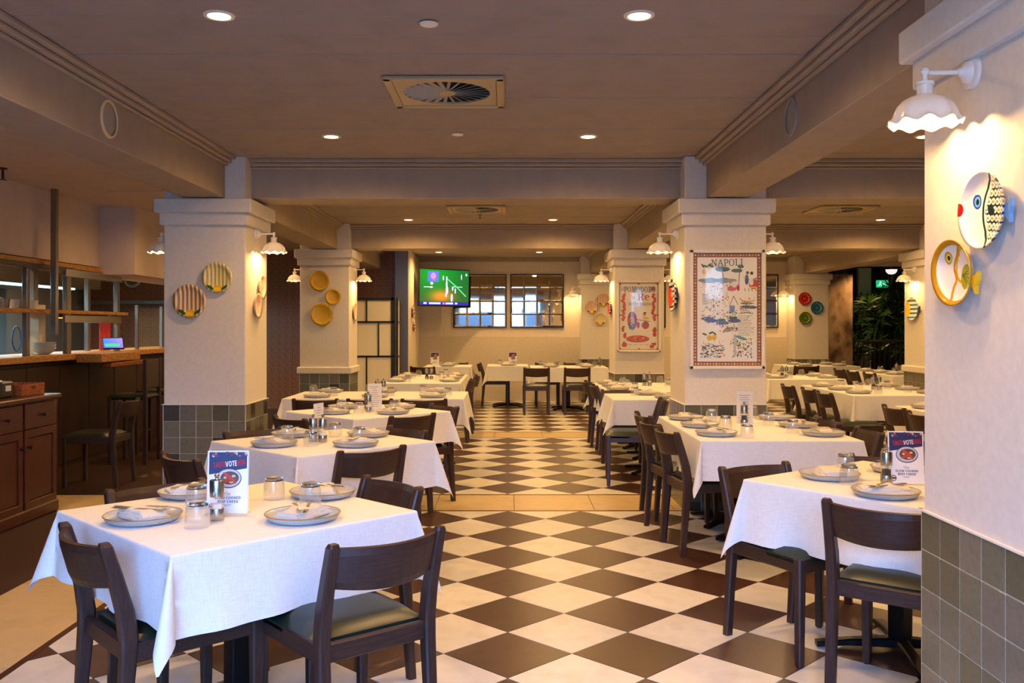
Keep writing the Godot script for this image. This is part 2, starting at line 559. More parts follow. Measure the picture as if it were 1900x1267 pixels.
func build_columns() -> void:
	# [x, front depth, back depth, label, ledge, sides with tiles]
	var list := [
		[COL_X[0], COL_D[1], "white square pillar with two striped lemon plates", false],
		[COL_X[1], COL_D[1], "white square pillar carrying the framed seaside poster", false],
		[COL_X[1], COL_D[0], "white square pillar with two fish plates and big green tiles", false],
		[COL_X[0], COL_D[2], "white square pillar with three yellow plates and white ledge", true],
		[COL_X[1], COL_D[2], "white square pillar carrying the framed tomato poster", false],
		[COL_X[2], COL_D[2], "white square pillar with blue striped fish plate", true],
		[COL_X[1], 17.62, "white wall pillar with three striped lemon plates by the mirrors", false],
		[COL_X[2], 17.62, "white wall pillar with red, blue and green plates", false],
		[COL_X[2], COL_D[1], "white square pillar standing in the side bay", false],
		[COL_X[0], COL_D[0], "white square pillar near the sideboard front", false],
	]
	var tile := box_mesh(Vector3(0.1245, 0.1245, 0.012), 0.002)
	var cut := box_mesh(Vector3(0.1245, 0.072, 0.012), 0.002)
	var r := RandomNumberGenerator.new()
	for li in list.size():
		var e: Array = list[li]
		if li >= 9: continue
		r.seed = 100 + li
		var c := thing("column", e[2], "pillar", P(e[0], 0, e[1]), 0.0, "", "structure")
		var h := COL_H
		inst(box_mesh(Vector3(h * 2, CEIL - 0.0, h * 2), 0.006, Vector3(0, CEIL / 2, 0)), "shaft", M.pillar_white, c)
		var s := st()
		bx(s, Vector3(0, 2.385, 0), Vector3(h * 2 + 0.12, 0.11, h * 2 + 0.12), 0.006)
		bx(s, Vector3(0, 2.285, 0), Vector3(h * 2 + 0.055, 0.10, h * 2 + 0.055), 0.006)
		inst(done(s), "capital", M.pillar_white, c)
		inst(box_mesh(Vector3(h * 2 + 0.012, 0.828, h * 2 + 0.012), 0.0, Vector3(0, 0.412, 0)), "grout_bed", M.grout, c)
		if e[3]:
			inst(box_mesh(Vector3(h * 2 + 0.07, 0.09, h * 2 + 0.07), 0.012, Vector3(0, 0.872, 0)), "ledge", M.pillar_white, c)
		else:
			var t := st()
			for q in 4:
				var b := Basis(Vector3.UP, PI / 2 * q)
				bx(t, b * Vector3(0, 0.829, h + 0.006), Vector3(h * 2 + 0.03, 0.006, 0.014), 0.0, b)
			inst(done(t), "tile_edging", M.tile_edge, c)
		var sides := [0, 1, 3]
		for q in sides:
			var b := Basis(Vector3.UP, PI / 2 * q)
			if q == 1 and e[0] > 0 : continue
			if q == 3 and e[0] < 0 : continue
			for i in 5:
				for j in 7:
					var y := 0.826 - 0.064 - 0.127 * j
					var mesh := tile if j < 6 else cut
					if j == 6: y = 0.030
					var mm: Material = M["glaze_%d" % r.randi_range(0, 5)]
					inst(mesh, "wall_tile", mm, c, b * Vector3((i - 2) * 0.1285, y, h + 0.002), b)

func cornice(s: SurfaceTool, x0: float, x1: float, d0: float, d1: float) -> void:
	# round the inside of a ceiling bay: two stepped mouldings
	for st_ in [[0.085, 0.028, 0.0], [0.055, 0.026, 0.03], [0.028, 0.02, 0.058]]:
		var p: float = st_[0]
		var hh: float = st_[1]
		var y1: float = CEIL - st_[2]
		room_box(s, x0, x0 + p, y1 - hh, y1, d0, d1, 0.006)
		room_box(s, x1 - p, x1, y1 - hh, y1, d0, d1, 0.006)
		room_box(s, x0 + p, x1 - p, y1 - hh, y1, d0, d0 + p, 0.006)
		room_box(s, x0 + p, x1 - p, y1 - hh, y1, d1 - p, d1, 0.006)

func build_ceiling() -> void:
	var c := thing("ceiling", "painted board ceiling between deep beams", "ceiling", Vector3.ZERO, 0.0, "", "structure")
	inst(room_mesh(-7.6, 9.2, CEIL + 0.012, CEIL + 0.2, -1.45, 30.2), "slab", M.groove, c)
	# flat plaster where no boards show
	inst(room_mesh(-7.4, -2.55, CEIL - 0.004, CEIL + 0.012, -1.25, 16.0), "plaster", M.bulkhead, c)
	inst(room_mesh(-2.22, 9.0, CEIL, CEIL + 0.012, -1.25, 2.45), "plaster", M.ceiling_paint, c)
	inst(room_mesh(5.95, 9.0, CEIL, CEIL + 0.012, 2.55, 17.8), "plaster", M.ceiling_paint, c)
	inst(room_mesh(5.5, 9.0, CEIL, CEIL + 0.012, 17.8, 30.0), "plaster", M.ceiling_paint, c)
	var bays := []
	for xr in [[-2.22, 1.555], [1.895, 5.585]]:
		for dr in [[2.81, 7.36], [7.74, 12.06], [12.44, 17.8]]:
			bays.append([xr[0], xr[1], dr[0], dr[1]])
	for b in bays:
		var n := int(round((b[3] - b[2]) / 0.285))
		var w: float = (b[3] - b[2]) / n
		var m := box_mesh(Vector3(b[1] - b[0], 0.014, w - 0.007), 0.004)
		for i in n:
			inst(m, "ceiling_board", M.ceiling_paint, c, P((b[0] + b[1]) / 2, CEIL + 0.007 + 0.0016 * ((i * 7) % 3), b[2] + w * (i + 0.5)))
	# beams along the room
	var names := ["painted ceiling beam over the striped lemon plate pillar row", "painted ceiling beam over the poster pillar row", "painted ceiling beam over the side bay pillars"]
	for i in 3:
		var x: float = [-2.385, 1.725, 5.765][i]
		var t := thing("beam", names[i], "beam", Vector3.ZERO, 0.0, "", "structure")
		inst(room_mesh(x - 0.165, x + 0.165, BEAM, CEIL + 0.01, -1.25, 17.8, 0.004), "beam_body", M.beam_paint, t)
	# beams across
	for i in 3:
		var d: float = [2.62, 7.55, 12.25][i]
		var t := thing("beam", ["painted cross beam above the fish plate pillar", "painted cross beam between the lemon plate and seaside poster pillars", "painted cross beam between the yellow plate and tomato poster pillars"][i], "beam", Vector3.ZERO, 0.0, "", "structure")
		for xr in [[-2.22, 1.56], [1.89, 5.60]]:
			inst(room_mesh(xr[0], xr[1], BEAM + 0.02, CEIL + 0.01, d - 0.19, d + 0.19, 0.004), "beam_body", M.beam_paint, t)
	var k := 0
	for b in bays:
		k += 1
		var s := st()
		cornice(s, b[0], b[1], b[2], b[3])
		structure(done(s), "trim_%d" % (k + 1), M.beam_paint, "stepped cornice moulding round ceiling bay %s" % ["over the sideboard tables", "over the table behind the lemon plate pillar", "in front of the television and mirrors", "beside the fish plate pillar", "over the side bay tables", "by the red, blue and green plates"][k - 1], "cornice")

func build_floor() -> void:
	var f := thing("floor", "dark brown and cream diamond tiled floor with beige bands", "floor", Vector3.ZERO, 0.0, "", "structure")
	inst(room_mesh(-7.6, 9.2, -0.12, -0.003, -1.45, 30.2), "grout_bed", M.floor_grout, f)
	inst(room_mesh(-7.4, -2.72, -0.003, 0.0, -1.25, 7.14), "brown_floor", M.floor_brown, f)
	inst(room_mesh(-7.4, -2.72, -0.003, 0.0, 7.86, 16.0), "brown_floor", M.floor_brown, f)
	inst(room_mesh(-2.72, -2.07, -0.003, 0.0, 7.86, 16.0), "brown_floor", M.floor_brown, f)
	inst(room_mesh(6.6, 9.0, -0.003, 0.0, -1.25, 30.0), "brown_floor", M.floor_brown, f)
	inst(room_mesh(-2.07, 6.6, -0.003, 0.0, 17.9, 30.0), "brown_floor", M.floor_brown, f)
	# listello lines and beige bands
	for z in [[7.14, 7.175], [7.825, 7.86], [11.84, 11.875], [12.47, 12.505]]:
		inst(room_mesh(-2.07, 6.6, -0.003, 0.0005, z[0], z[1]), "border_strip", M.floor_dark_0, f)
	inst(room_mesh(-2.105, -2.07, -0.003, 0.0005, -1.25, 7.14), "border_strip", M.floor_dark_0, f)
	for band in [[7.177, 7.823], [11.877, 12.468]]:
		var x := -6.9 if band[0] < 8.0 else -2.07
		while x < 6.5:
			var x1 := minf(x + 0.632, 6.6)
			inst(room_mesh(x + 0.002, x1 - 0.002, -0.004, 0.0, band[0], band[1], 0.001), "beige_tile", M.floor_beige, f)
			x += 0.632
	var dd := -1.2
	while dd < 7.1:
		var d1 := minf(dd + 0.632, 7.14)
		inst(room_mesh(-2.718, -2.107, -0.004, 0.0, dd + 0.002, d1 - 0.002, 0.001), "beige_tile", M.floor_beige, f)
		dd += 0.632
	# diamonds
	var D := 0.5657
	var zones := [[-1.25, 7.138, 4.03, -2.068], [7.862, 11.838, 8.17, -2.07], [12.507, 17.9, 12.83, -2.07]]
	var g := D / 2 - 0.003
	var sh := st()
	prism(sh, PackedVector2Array([Vector2(g, 0), Vector2(0, g), Vector2(-g, 0), Vector2(0, -g)]), -0.008, 0.0)
	var whole := done(sh)
	var list := []
	for z in zones:
		var lo: float = z[0]
		var hi: float = z[1]
		var rect := PackedVector2Array([Vector2(z[3], lo), Vector2(6.6, lo), Vector2(6.6, hi), Vector2(z[3], hi)])
		for k in range(int(floor((lo - z[2]) / (D / 2))) - 1, int(ceil((hi - z[2]) / (D / 2))) + 2):
			var dk: float = z[2] + k * D / 2
			var odd := posmod(k, 2)
			for i in range(-5, 14):
				var x: float = i * D + odd * D / 2
				if dk < lo - g or dk > hi + g or x < z[3] - g or x > 6.6 + g: continue
				var poly := PackedVector2Array([Vector2(x + g, dk), Vector2(x, dk + g), Vector2(x - g, dk), Vector2(x, dk - g)])
				var inside: bool = x - g >= z[3] and x + g <= 6.6 and dk - g >= lo and dk + g <= hi
				var parts := [poly] if inside else Geometry2D.intersect_polygons(poly, rect)
				for q in parts:
					if q.size() < 3: continue
					var seen: bool = dk > 2.2 and x > -0.56 * dk - 0.3 and x < 0.57 * dk + 0.3
					list.append([dk + (0.0 if seen else 100.0), odd, q, inside, x, dk])
	list.sort_custom(func(a, b): return a[0] < b[0] if a[0] != b[0] else a[4] < b[4])
	var rest := [st(), st()]
	var n := 0
	for e in list:
		var dark: bool = e[1] == 0
		if n < 296 and e[0] < 90.0:
			n += 1
			var m: Material = M[("floor_dark_%d" if dark else "floor_pale_%d") % rng.randi_range(0, 2)]
			if e[3]:
				inst(whole, "floor_tile", m, f, P(e[4], 0, e[5]))
			else:
				var s := st()
				var local := PackedVector2Array()
				for p in e[2]: local.append(Vector2(p.x - e[4], -(p.y - e[5])))
				prism(s, local, -0.008, 0.0)
				inst(done(s), "floor_tile", m, f, P(e[4], 0, e[5]))
		else:
			var flat := PackedVector2Array()
			for p in e[2]: flat.append(Vector2(p.x, -p.y))
			prism(rest[0 if dark else 1], flat, -0.008, 0.0)
	for i in 2:
		var o := inst(done(rest[i]), "distant_floor_tiles", M.floor_dark_1 if i == 0 else M.floor_pale_1, f)
		o.set_meta("kind", "stuff")

func build_back_wall() -> void:
	structure(room_mesh(-1.95, 6.07, 0, 2.9, 17.8, 18.0), "wall_back", M.wall_cream, "cream end wall carrying the mirrors and television", "wall")
	structure(room_mesh(-1.72, 1.39, 0.0, 1.25, 17.775, 17.8, 0.004), "wall_dado", M.dado_cream, "slightly raised cream lower wall panel under the mirrors", "wall panel")
	structure(room_mesh(2.03, 5.43, 0.0, 1.25, 17.775, 17.8, 0.004), "wall_dado_001", M.dado_cream, "raised cream lower wall panel behind the side bay tables", "wall panel")
	# mirrors of bevelled panes
	var pane := st()
	var w := 0.2485
	var b := 0.022
	var o := [Vector3(-w / 2, -w / 2, 0), Vector3(w / 2, -w / 2, 0), Vector3(w / 2, w / 2, 0), Vector3(-w / 2, w / 2, 0)]
	var inn := []
	for p in o: inn.append(p * (1.0 - 2.0 * b / w) + Vector3(0, 0, 0.0022))
	face(pane, inn, Vector3(0, 0, 1))
	for i in 4: face(pane, [o[i], o[(i + 1) % 4], inn[(i + 1) % 4], inn[i]], Vector3(0, 0, 1))
	var pm := done(pane)
	var stud := lathe_mesh([Vector2(0.012, 0), Vector2(0.010, 0.006), Vector2(0, 0.008)], 10)
	var r := RandomNumberGenerator.new()
	r.seed = 3
	var xs := [-1.06, 0.05, 2.03, 4.22]
	var labs := ["square panelled wall mirror partly behind the television", "square panelled wall mirror beside the striped lemon plate wall pillar", "square panelled wall mirror mostly hidden behind the poster pillars", "square panelled wall mirror beside the red, blue and green plates"]
	for i in 4:
		var t := thing("wall_mirror", labs[i], "mirror", P(xs[i] + 0.52, 1.94, 17.775), 0.0, "panelled wall mirrors")
		inst(box_mesh(Vector3(1.03, 1.03, 0.012), 0.0, Vector3(0, 0, -0.012)), "backing_board", M.black_frame, t)
		var s := st()
		for q in 4:
			var bb := Basis(Vector3(0, 0, 1), PI / 2 * q)
			bx(s, bb * Vector3(0, 0.5125, 0), Vector3(1.04, 0.015, 0.03), 0.002, bb)
		inst(done(s), "mirror_frame", M.black_frame, t)
		for a in 4:
			for c in 4:
				var tilt := Basis(Vector3.UP, r.randf_range(-0.004, 0.004)) * Basis(Vector3.RIGHT, r.randf_range(-0.004, 0.004))
				inst(pm, "mirror_pane", M.mirror, t, Vector3((a - 1.5) * 0.251, (c - 1.5) * 0.251, 0.0), tilt)
		for a in 3:
			for c in 3:
				inst(stud, "mirror_stud", M.mirror_stud, t, Vector3((a - 1) * 0.251, (c - 1) * 0.251, 0.0), Basis(Vector3.RIGHT, PI / 2))
	# television
	var im := canvas(256, 150, Color(0.05, 0.45, 0.16))
	for y in 150:
		for x in 256:
			var g := 0.34 + 0.2 * exp(-pow((x - 70.0) / 120.0, 2) - pow((y - 20.0) / 70.0, 2))
			var wv := exp(-pow((x - 110.0) / 60.0, 2) - pow((y - 112.0) / 26.0, 2))
			im.set_pixel(x, y, Color(0.06 + 0.7 * wv + 0.12 * y / 150.0, g + 0.12 * wv, 0.14))
	rectf(im, 40, 8, 56, 44, Color(0.35, 0.4, 0.95))
	ell(im, 68, 26, 14, 14, Color(0.7, 0.5, 0.85))
	ell(im, 72, 40, 6, 5, Color(0.9, 0.4, 0.3))
	for q in [[138, 60, 5, 14], [140, 85, 7, 18], [136, 105, 5, 10], [170, 78, 4, 10], [184, 88, 4, 12], [120, 34, 4, 10], [138, 38, 4, 12], [216, 28, 3, 12], [166, 118, 6, 18], [60, 58, 8, 6], [58, 74, 9, 4], [242, 18, 5, 6]]:
		ell(im, q[0], q[1], q[2], q[3], Color(0.85, 0.72, 0.95))
	rectf(im, 20, 73, 30, 3, Color(0.9, 0.9, 0.95))
	rectf(im, 172, 70, 50, 3, Color(0.6, 0.95, 0.75))
	stroke(im, [Vector2(145, 40), Vector2(190, 70), Vector2(240, 110)], 2.5, Color(0.35, 0.8, 0.55))
	rectf(im, 0, 136, 256, 14, Color(0.18, 0.16, 0.55))
	for q in [[20, 16], [48, 60], [120, 10], [134, 40], [184, 12]]: rectf(im, q[0], 139, q[1], 7, Color(0.92, 0.85, 0.95))
	rectf(im, 124, 138, 8, 9, Color(0.9, 0.2, 0.3))
	var sm := glow("tv_screen", Color(1, 1, 1), 0.95)
	sm.albedo_color = Color(0.02, 0.02, 0.02)
	sm.roughness = 0.2
	sm.emission_texture = tex(im)
	sm.emission_operator = BaseMaterial3D.EMISSION_OP_MULTIPLY
	var tv := thing("television", "flat television showing a football match on a bracket", "television", P(-1.19, 2.165, 17.06), deg_to_rad(36))
	tv.rotation.x = deg_to_rad(2)
	inst(box_mesh(Vector3(1.11, 0.70, 0.05), 0.008), "housing", M.black_frame, tv)
	inst(quad_mesh(1.07, 0.655), "screen", sm, tv, Vector3(0, 0.005, 0.0262))
	var br := st()
	tube(br, [Vector3(0, 0, -0.02), Vector3(0, 0, -0.42), Vector3(0.25, 0.0, -0.72)], 0.025, 8)
	inst(done(br), "bracket_arm", M.black_frame, tv)
	var tl := AreaLight3D.new()
	tl.name = "screen_light"
	tl.area_size = Vector2(1.05, 0.64)
	tl.light_color = Color(0.5, 0.85, 0.5)
	tl.light_energy = 0.05
	tl.shadow_enabled = true
	tl.position = Vector3(0, 0, 0.04)
	tl.rotation.y = PI
	tv.add_child(tl)

# ================================================================ kitchen, bar, sideboard
func build_kitchen() -> void:
	# bulkhead over the pass and the boxed duct beyond it
	structure(room_mesh(-4.80, -4.54, 2.10, CEIL, -1.25, 10.15), "wall_bulkhead", M.bulkhead, "plain plaster bulkhead above the serving pass", "bulkhead")
	structure(room_mesh(-4.80, -4.14, 2.02, CEIL, 10.15, 12.9), "wall_bulkhead_001", M.bulkhead, "boxed duct standing out beyond the serving pass bulkhead", "bulkhead")
	# ceiling hatch
	solo(room_mesh(-3.95, -3.25, 2.765, 2.776, 9.0, 9.8, 0.003), "ceiling_hatch", M.bulkhead, "square access hatch in the plaster ceiling above the bar", "hatch", Vector3.ZERO)
	# bar counter
	var c := thing("bar_counter", "dark timber bar with pale stone edge below the serving pass", "bar counter", P(-4.75, 0, 9.9))
	var L := 6.4
	inst(box_mesh(Vector3(0.5, 1.08, L), 0.0, Vector3(-0.06, 0.54, 0)), "carcass", M.bar_timber, c)
	for i in 10:
		inst(box_mesh(Vector3(0.02, 1.0, L / 10 - 0.015), 0.004, Vector3(0, 0, 0)), "front_panel", M.bar_timber, c, Vector3(0.205, 0.55, -L / 2 + L / 10 * (i + 0.5)))
	inst(box_mesh(Vector3(0.62, 0.06, L), 0.006, Vector3(0, 1.13, 0)), "counter_top", M.box_pale, c)
	# steel gantry on the counter
	var g := thing("pass_gantry", "steel serving gantry with two shelves standing on the bar", "gantry", P(-4.54, 1.16, 9.45))
	for e in [[8.62, 0.055, 0.93], [9.42, 0.09, 0.93], [10.62, 0.06, 0.83], [7.9, 0.055, 0.93]]:
		for xx in [0.0, -0.34]:
			inst(box_mesh(Vector3(0.05, e[2], e[1]), 0.004, Vector3(0, e[2] / 2, 0)), "post", M.steel_brushed, g, P(xx - 0.0, 0, e[0] - 9.45))
	inst(box_mesh(Vector3(0.42, 0.035, 3.05), 0.004), "shelf", M.box_pale, g, Vector3(-0.16, 0.43, 0.15))
	inst(box_mesh(Vector3(0.42, 0.05, 3.05), 0.004), "shelf", M.box_pale, g, Vector3(-0.16, 0.90, 0.15))
	inst(box_mesh(Vector3(0.03, 0.075, 1.35), 0.004), "shelf_rail", M.steel, g, Vector3(0.04, 0.36, -0.50))
	inst(box_mesh(Vector3(0.05, 0.08, 1.35), 0.004), "shelf_rail", M.steel, g, Vector3(0.04, 0.83, -0.50))
	inst(box_mesh(Vector3(0.03, 0.05, 1.9), 0.004), "shelf_rail", M.steel_dark, g, Vector3(0.04, 0.86, 0.95))
	var rod := st()
	bx(rod, Vector3.ZERO, Vector3(0.055, 1.42, 0.055), 0.004)
	solo(done(rod), "steel_post", M.steel_brushed, "tall square steel post hanging from the ceiling at the pass", "post", P(-4.40, 2.07, 8.88))
	# heat lamp strip under the shelf
	var hl := thing("heat_lamp", "long heat lamp bar glowing orange under the gantry shelf", "heat lamp", P(-4.66, 1.555, 10.0))
	inst(box_mesh(Vector3(0.10, 0.04, 1.1), 0.008), "lamp_housing", M.steel_dark, hl)
	inst(box_mesh(Vector3(0.03, 0.012, 1.0), 0.003), "lamp_tube", glow("heat_glow", Color(1.0, 0.5, 0.2), 3.0), hl, Vector3(0, -0.022, 0))
	# goods on counter and shelves
	solo(box_mesh(Vector3(0.26, 0.09, 1.0), 0.006), "timber_tray", M.box_pale, "long pale timber tray hung on the bar edge", "tray", P(-4.305, 1.115, 9.9))
	solo(box_mesh(Vector3(0.12, 0.05, 0.9), 0.006), "timber_ledge", M.box_timber, "brown timber ledge below the pale tray on the bar", "ledge", P(-4.24, 1.035, 10.1))
	var tb := thing("order_tablet", "tilted order tablet with blue lit screen on the bar", "tablet", P(-4.46, 1.185, 10.35), deg_to_rad(30))
	tb.rotation.x = deg_to_rad(-38)
	inst(box_mesh(Vector3(0.23, 0.16, 0.016), 0.004, Vector3(0, 0.08, 0)), "housing", M.black_frame, tb)
	var ti := canvas(64, 48, Color(0.25, 0.45, 0.95))
	for i in 64:
		for j in 48: ti.set_pixel(i, j, Color(0.25 + 0.4 * i / 64.0, 0.55 - 0.15 * j / 48.0, 0.85))
	rectf(ti, 4, 26, 50, 16, Color(0.3, 0.75, 0.6))
	var tm := glow("tablet_screen", Color(1, 1, 1), 0.75)
	tm.albedo_color = Color(0.02, 0.02, 0.02)
	tm.emission_texture = tex(ti)
	tm.emission_operator = BaseMaterial3D.EMISSION_OP_MULTIPLY
	inst(quad_mesh(0.205, 0.135), "screen", tm, tb, Vector3(0, 0.08, 0.0095))
	solo(box_mesh(Vector3(0.02, 0.42, 0.26), 0.004), "pink_notice", M.pink_sheet, "pink red notice sheet standing behind the order tablet", "notice", P(-4.80, 1.37, 10.9))
	var bowl := lathe_mesh([Vector2(0.04, 0), Vector2(0.09, 0.03), Vector2(0.11, 0.065), Vector2(0.105, 0.065), Vector2(0.082, 0.035), Vector2(0.0, 0.008)], 24)
	for i in 3:
		solo(bowl, "serving_bowl", M.stoneware, "pale serving bowl nested in a stack on the bar", "bowl", P(-4.66, 1.16 + 0.03 * i, 9.2), 0.0, "nested serving bowls")
	for i in 5:
		solo(lathe_mesh([Vector2(0.0, 0.0), Vector2(0.05, 0.0), Vector2(0.06, 0.09), Vector2(0.056, 0.09), Vector2(0.047, 0.006), Vector2(0.0, 0.006)], 16), "plastic_tub", [M.white_plastic, M.steel_brushed][i % 2], ["white tub", "steel pot", "white tub", "steel pot", "white tub"][i] + " on the gantry shelf, " + ["first", "second", "third", "fourth", "fifth"][i] + " from the hanging steel post", "tub", P(-4.70, 1.609, 8.35 + 0.17 * i))
	solo(box_mesh(Vector3(0.10, 0.50, 0.13), 0.004), "roll_stand", M.screen_paper, "pale green upright stand at the pass behind the steel post", "stand", P(-4.74, 1.41, 9.22))
	var hose := st()
	var loop := []
	for k in 17: loop.append(Vector3(0, 0.12 * sin(TAU * k / 16), 0.08 * cos(TAU * k / 16)))
	tube(hose, loop, 0.008, 8)
	solo(done(hose), "blue_hose", M.blue_plastic, "coiled blue hose beside the pale stand in the pass", "hose", P(-4.86, 1.32, 9.05))
	# white heat shades
	var shade := lathe_mesh([Vector2(0.10, 0), Vector2(0.085, 0.09), Vector2(0.03, 0.11), Vector2(0.0, 0.11)], 20)
	for i in 2:
		var q := thing("kitchen_lamp", ["white pendant lamp hanging inside the kitchen pass", "second white pendant lamp deeper in the kitchen"][i], "lamp", P(-5.0 - 0.55 * i, 1.63, 8.9 + 0.35 * i))
		inst(shade, "shade", M.white_plastic, q)
		inst(box_mesh(Vector3(0.012, 1.03, 0.012), 0.0, Vector3(0, 0.625, 0)), "cord", M.black_frame, q)
	# kitchen behind: hood with strip light, bench, shelf
	var h := thing("extractor_hood", "stainless steel extractor hood with strip light over the kitchen bench", "hood", P(-6.6, 1.98, 10.2))
	inst(box_mesh(Vector3(1.2, 0.22, 6.6), 0.01, Vector3(0, 0.11, 0)), "canopy", M.steel_brushed, h)
	inst(box_mesh(Vector3(0.10, 0.02, 5.4), 0.004, Vector3(0.45, -0.012, 0)), "strip_lamp", glow("strip_glow", Color(0.72, 0.95, 0.92), 2.2), h)
	var al := AreaLight3D.new()
	al.name = "strip_light"
	al.area_size = Vector2(0.10, 5.4)
	al.light_color = Color(0.75, 0.93, 0.95)
	al.light_energy = 9.0
	al.shadow_enabled = true
	al.position = Vector3(0.45, -0.03, 0)
	al.rotation.x = -PI / 2
	h.add_child(al)
	var kb := thing("kitchen_bench", "steel kitchen bench under the extractor hood", "bench", P(-6.9, 0, 10.2))
	inst(box_mesh(Vector3(0.8, 0.05, 6.6), 0.006, Vector3(0, 0.92, 0)), "bench_top", M.steel_brushed, kb)
	for i in 4: inst(box_mesh(Vector3(0.7, 0.88, 0.05), 0.0, Vector3(0, 0.44, -3.1 + i * 2.06)), "bench_support", M.steel_dark, kb)
	for i in 3:
		solo(box_mesh(Vector3(0.32, 0.22, 0.4), 0.03), "kitchen_tub", [M.white_plastic, M.blue_plastic, M.white_plastic][i], ["white plastic tub on the kitchen bench by the hood end", "blue plastic tub on the kitchen bench", "white plastic tub in the middle of the kitchen bench"][i], "tub", P(-6.75, 1.055, 9.3 + i * 1.1))
	# far kitchen end: glass screen, shelf and round clock on the mosaic
	var gs := thing("glass_screen", "clear glass counter screen in steel posts before the mosaic wall", "screen", P(-4.6, 1.16, 12.2))
	for i in 3: inst(box_mesh(Vector3(0.04, 0.55, 0.04), 0.003, Vector3(0, 0.275, 0)), "post", M.steel_brushed, gs, Vector3(0, 0, 0.85 - i * 0.8))
	for i in 2: inst(box_mesh(Vector3(0.008, 0.5, 0.75), 0.0, Vector3(0, 0.27, 0)), "pane", M.pane, gs, Vector3(0, 0, 0.45 - i * 0.8))
	var sh := thing("wall_shelf", "steel strip shelf on the brown mosaic wall", "shelf", P(-6.2, 1.86, 15.86))
	inst(box_mesh(Vector3(2.4, 0.07, 0.26), 0.006), "board", M.steel, sh)
	var cl := thing("wall_clock", "round white clock with black face on the mosaic wall", "clock", P(-6.55, 2.26, 15.98))
	inst(lathe_mesh([Vector2(0.14, 0), Vector2(0.14, 0.05), Vector2(0.125, 0.06), Vector2(0.105, 0.04), Vector2(0.0, 0.04)], 28), "clock_case", M.white_plastic, cl, Vector3.ZERO, Basis(Vector3.RIGHT, PI / 2))
	inst(lathe_mesh([Vector2(0.10, 0), Vector2(0.10, 0.045), Vector2(0.0, 0.045)], 28), "clock_face", M.kitchen_grey, cl, Vector3.ZERO, Basis(Vector3.RIGHT, PI / 2))
	# paper folding screen
	var fs := thing("folding_screen", "black framed paper screen beside the yellow plate pillar", "screen", P(-2.25, 0, 14.6))
	var fr := st()
	for e in [[-0.42, 0.445, 1.86, 1.90], [-0.42, 0.445, 1.50, 1.53], [-0.42, 0.445, 0.95, 0.98], [-0.42, 0.445, 0.02, 0.06]]:
		room_box(fr, e[0], e[1], e[2], e[3], -0.02, 0.02)
	for e in [[-0.42, 0.02, 1.9], [0.40, 0.02, 1.9], [0.0, 1.5, 1.88], [-0.2, 0.03, 0.96], [0.19, 0.96, 1.51], [0.0, 0.03, 0.96]]:
		room_box(fr, e[0] - 0.011, e[0] + 0.011 + (0.03 if e[0] == 0.40 else 0.0), e[1], e[2], -0.02, 0.02)
	inst(done(fr), "lattice_frame", M.black_frame, fs)
	inst(room_mesh(-0.41, 0.41, 0.03, 1.88, -0.004, 0.004), "paper_panel", M.screen_paper, fs)
	var f2 := st()
	for e in [[0.02, 1.9, 0.0, 0.03], [0.02, 1.9, 0.30, 0.33]]: room_box(f2, 0.47, 0.50, e[0], e[1], e[2], e[3])
	for y in [0.04, 0.96, 1.51, 1.88]: room_box(f2, 0.472, 0.498, y - 0.015, y + 0.015, 0.03, 0.30)
	inst(done(f2), "lattice_frame", M.black_frame, fs)
	inst(room_mesh(0.482, 0.488, 0.03, 1.88, 0.03, 0.30), "paper_panel", M.screen_paper, fs)
	# sideboard
	var sb := thing("sideboard", "mahogany sideboard with drawers above panelled doors", "sideboard", P(-3.54, 0, 5.7))
	var SL := 3.0
	inst(box_mesh(Vector3(0.50, 0.80, SL - 0.04), 0.0, Vector3(-0.27, 0.48, 0)), "body", M.mahogany, sb)
	inst(box_mesh(Vector3(0.56, 0.035, SL + 0.03), 0.008, Vector3(-0.255, 0.90, 0)), "top", M.mahogany_flat, sb)
	inst(box_mesh(Vector3(0.53, 0.09, SL), 0.01, Vector3(-0.255, 0.045, 0)), "plinth", M.mahogany_flat, sb)
	var knob := lathe_mesh([Vector2(0.006, 0), Vector2(0.006, 0.012), Vector2(0.014, 0.018), Vector2(0.012, 0.028), Vector2(0, 0.03)], 12)
	for i in 6:
		var z := -SL / 2 + 0.5 * (i + 0.5)
		var dr := inst(box_mesh(Vector3(0.022, 0.19, 0.47), 0.005), "drawer", M.mahogany_flat, sb, Vector3(-0.012, 0.775, z))
		inst(knob, "knob", M.iron, dr, Vector3(0.011, 0, 0), Basis(Vector3(0, 0, 1), -PI / 2))
		var s := st()
		bx(s, Vector3(0, 0.265, 0), Vector3(0.022, 0.06, 0.47), 0.005)
		bx(s, Vector3(0, -0.265, 0), Vector3(0.022, 0.06, 0.47), 0.005)
		bx(s, Vector3(0, 0, 0.207), Vector3(0.022, 0.48, 0.057), 0.005)
		bx(s, Vector3(0, 0, -0.207), Vector3(0.022, 0.48, 0.057), 0.005)
		var d := inst(done(s), "door", M.mahogany, sb, Vector3(-0.012, 0.38, z))
		inst(box_mesh(Vector3(0.01, 0.46, 0.35), 0.004), "door_panel", M.mahogany, d, Vector3(-0.004, 0, 0))
		inst(knob, "knob", M.iron, d, Vector3(0.011, 0.17, 0.2 if i % 2 == 0 else -0.2), Basis(Vector3(0, 0, 1), -PI / 2))
	# boxes on the sideboard
	open_crate(Vector3(-3.75, 0.918, -6.42), Vector3(0.24, 0.085, 0.24), M.box_pale, "pale timber crate under another on the sideboard")
	open_crate(Vector3(-3.75, 1.004, -6.42), Vector3(0.24, 0.10, 0.24), M.box_timber, "reddish timber crate stacked on a pale crate", true)
	open_crate(Vector3(-3.74, 0.918, -7.0), Vector3(0.22, 0.085, 0.34), M.box_timber, "low reddish timber crate at the sideboard end", true)
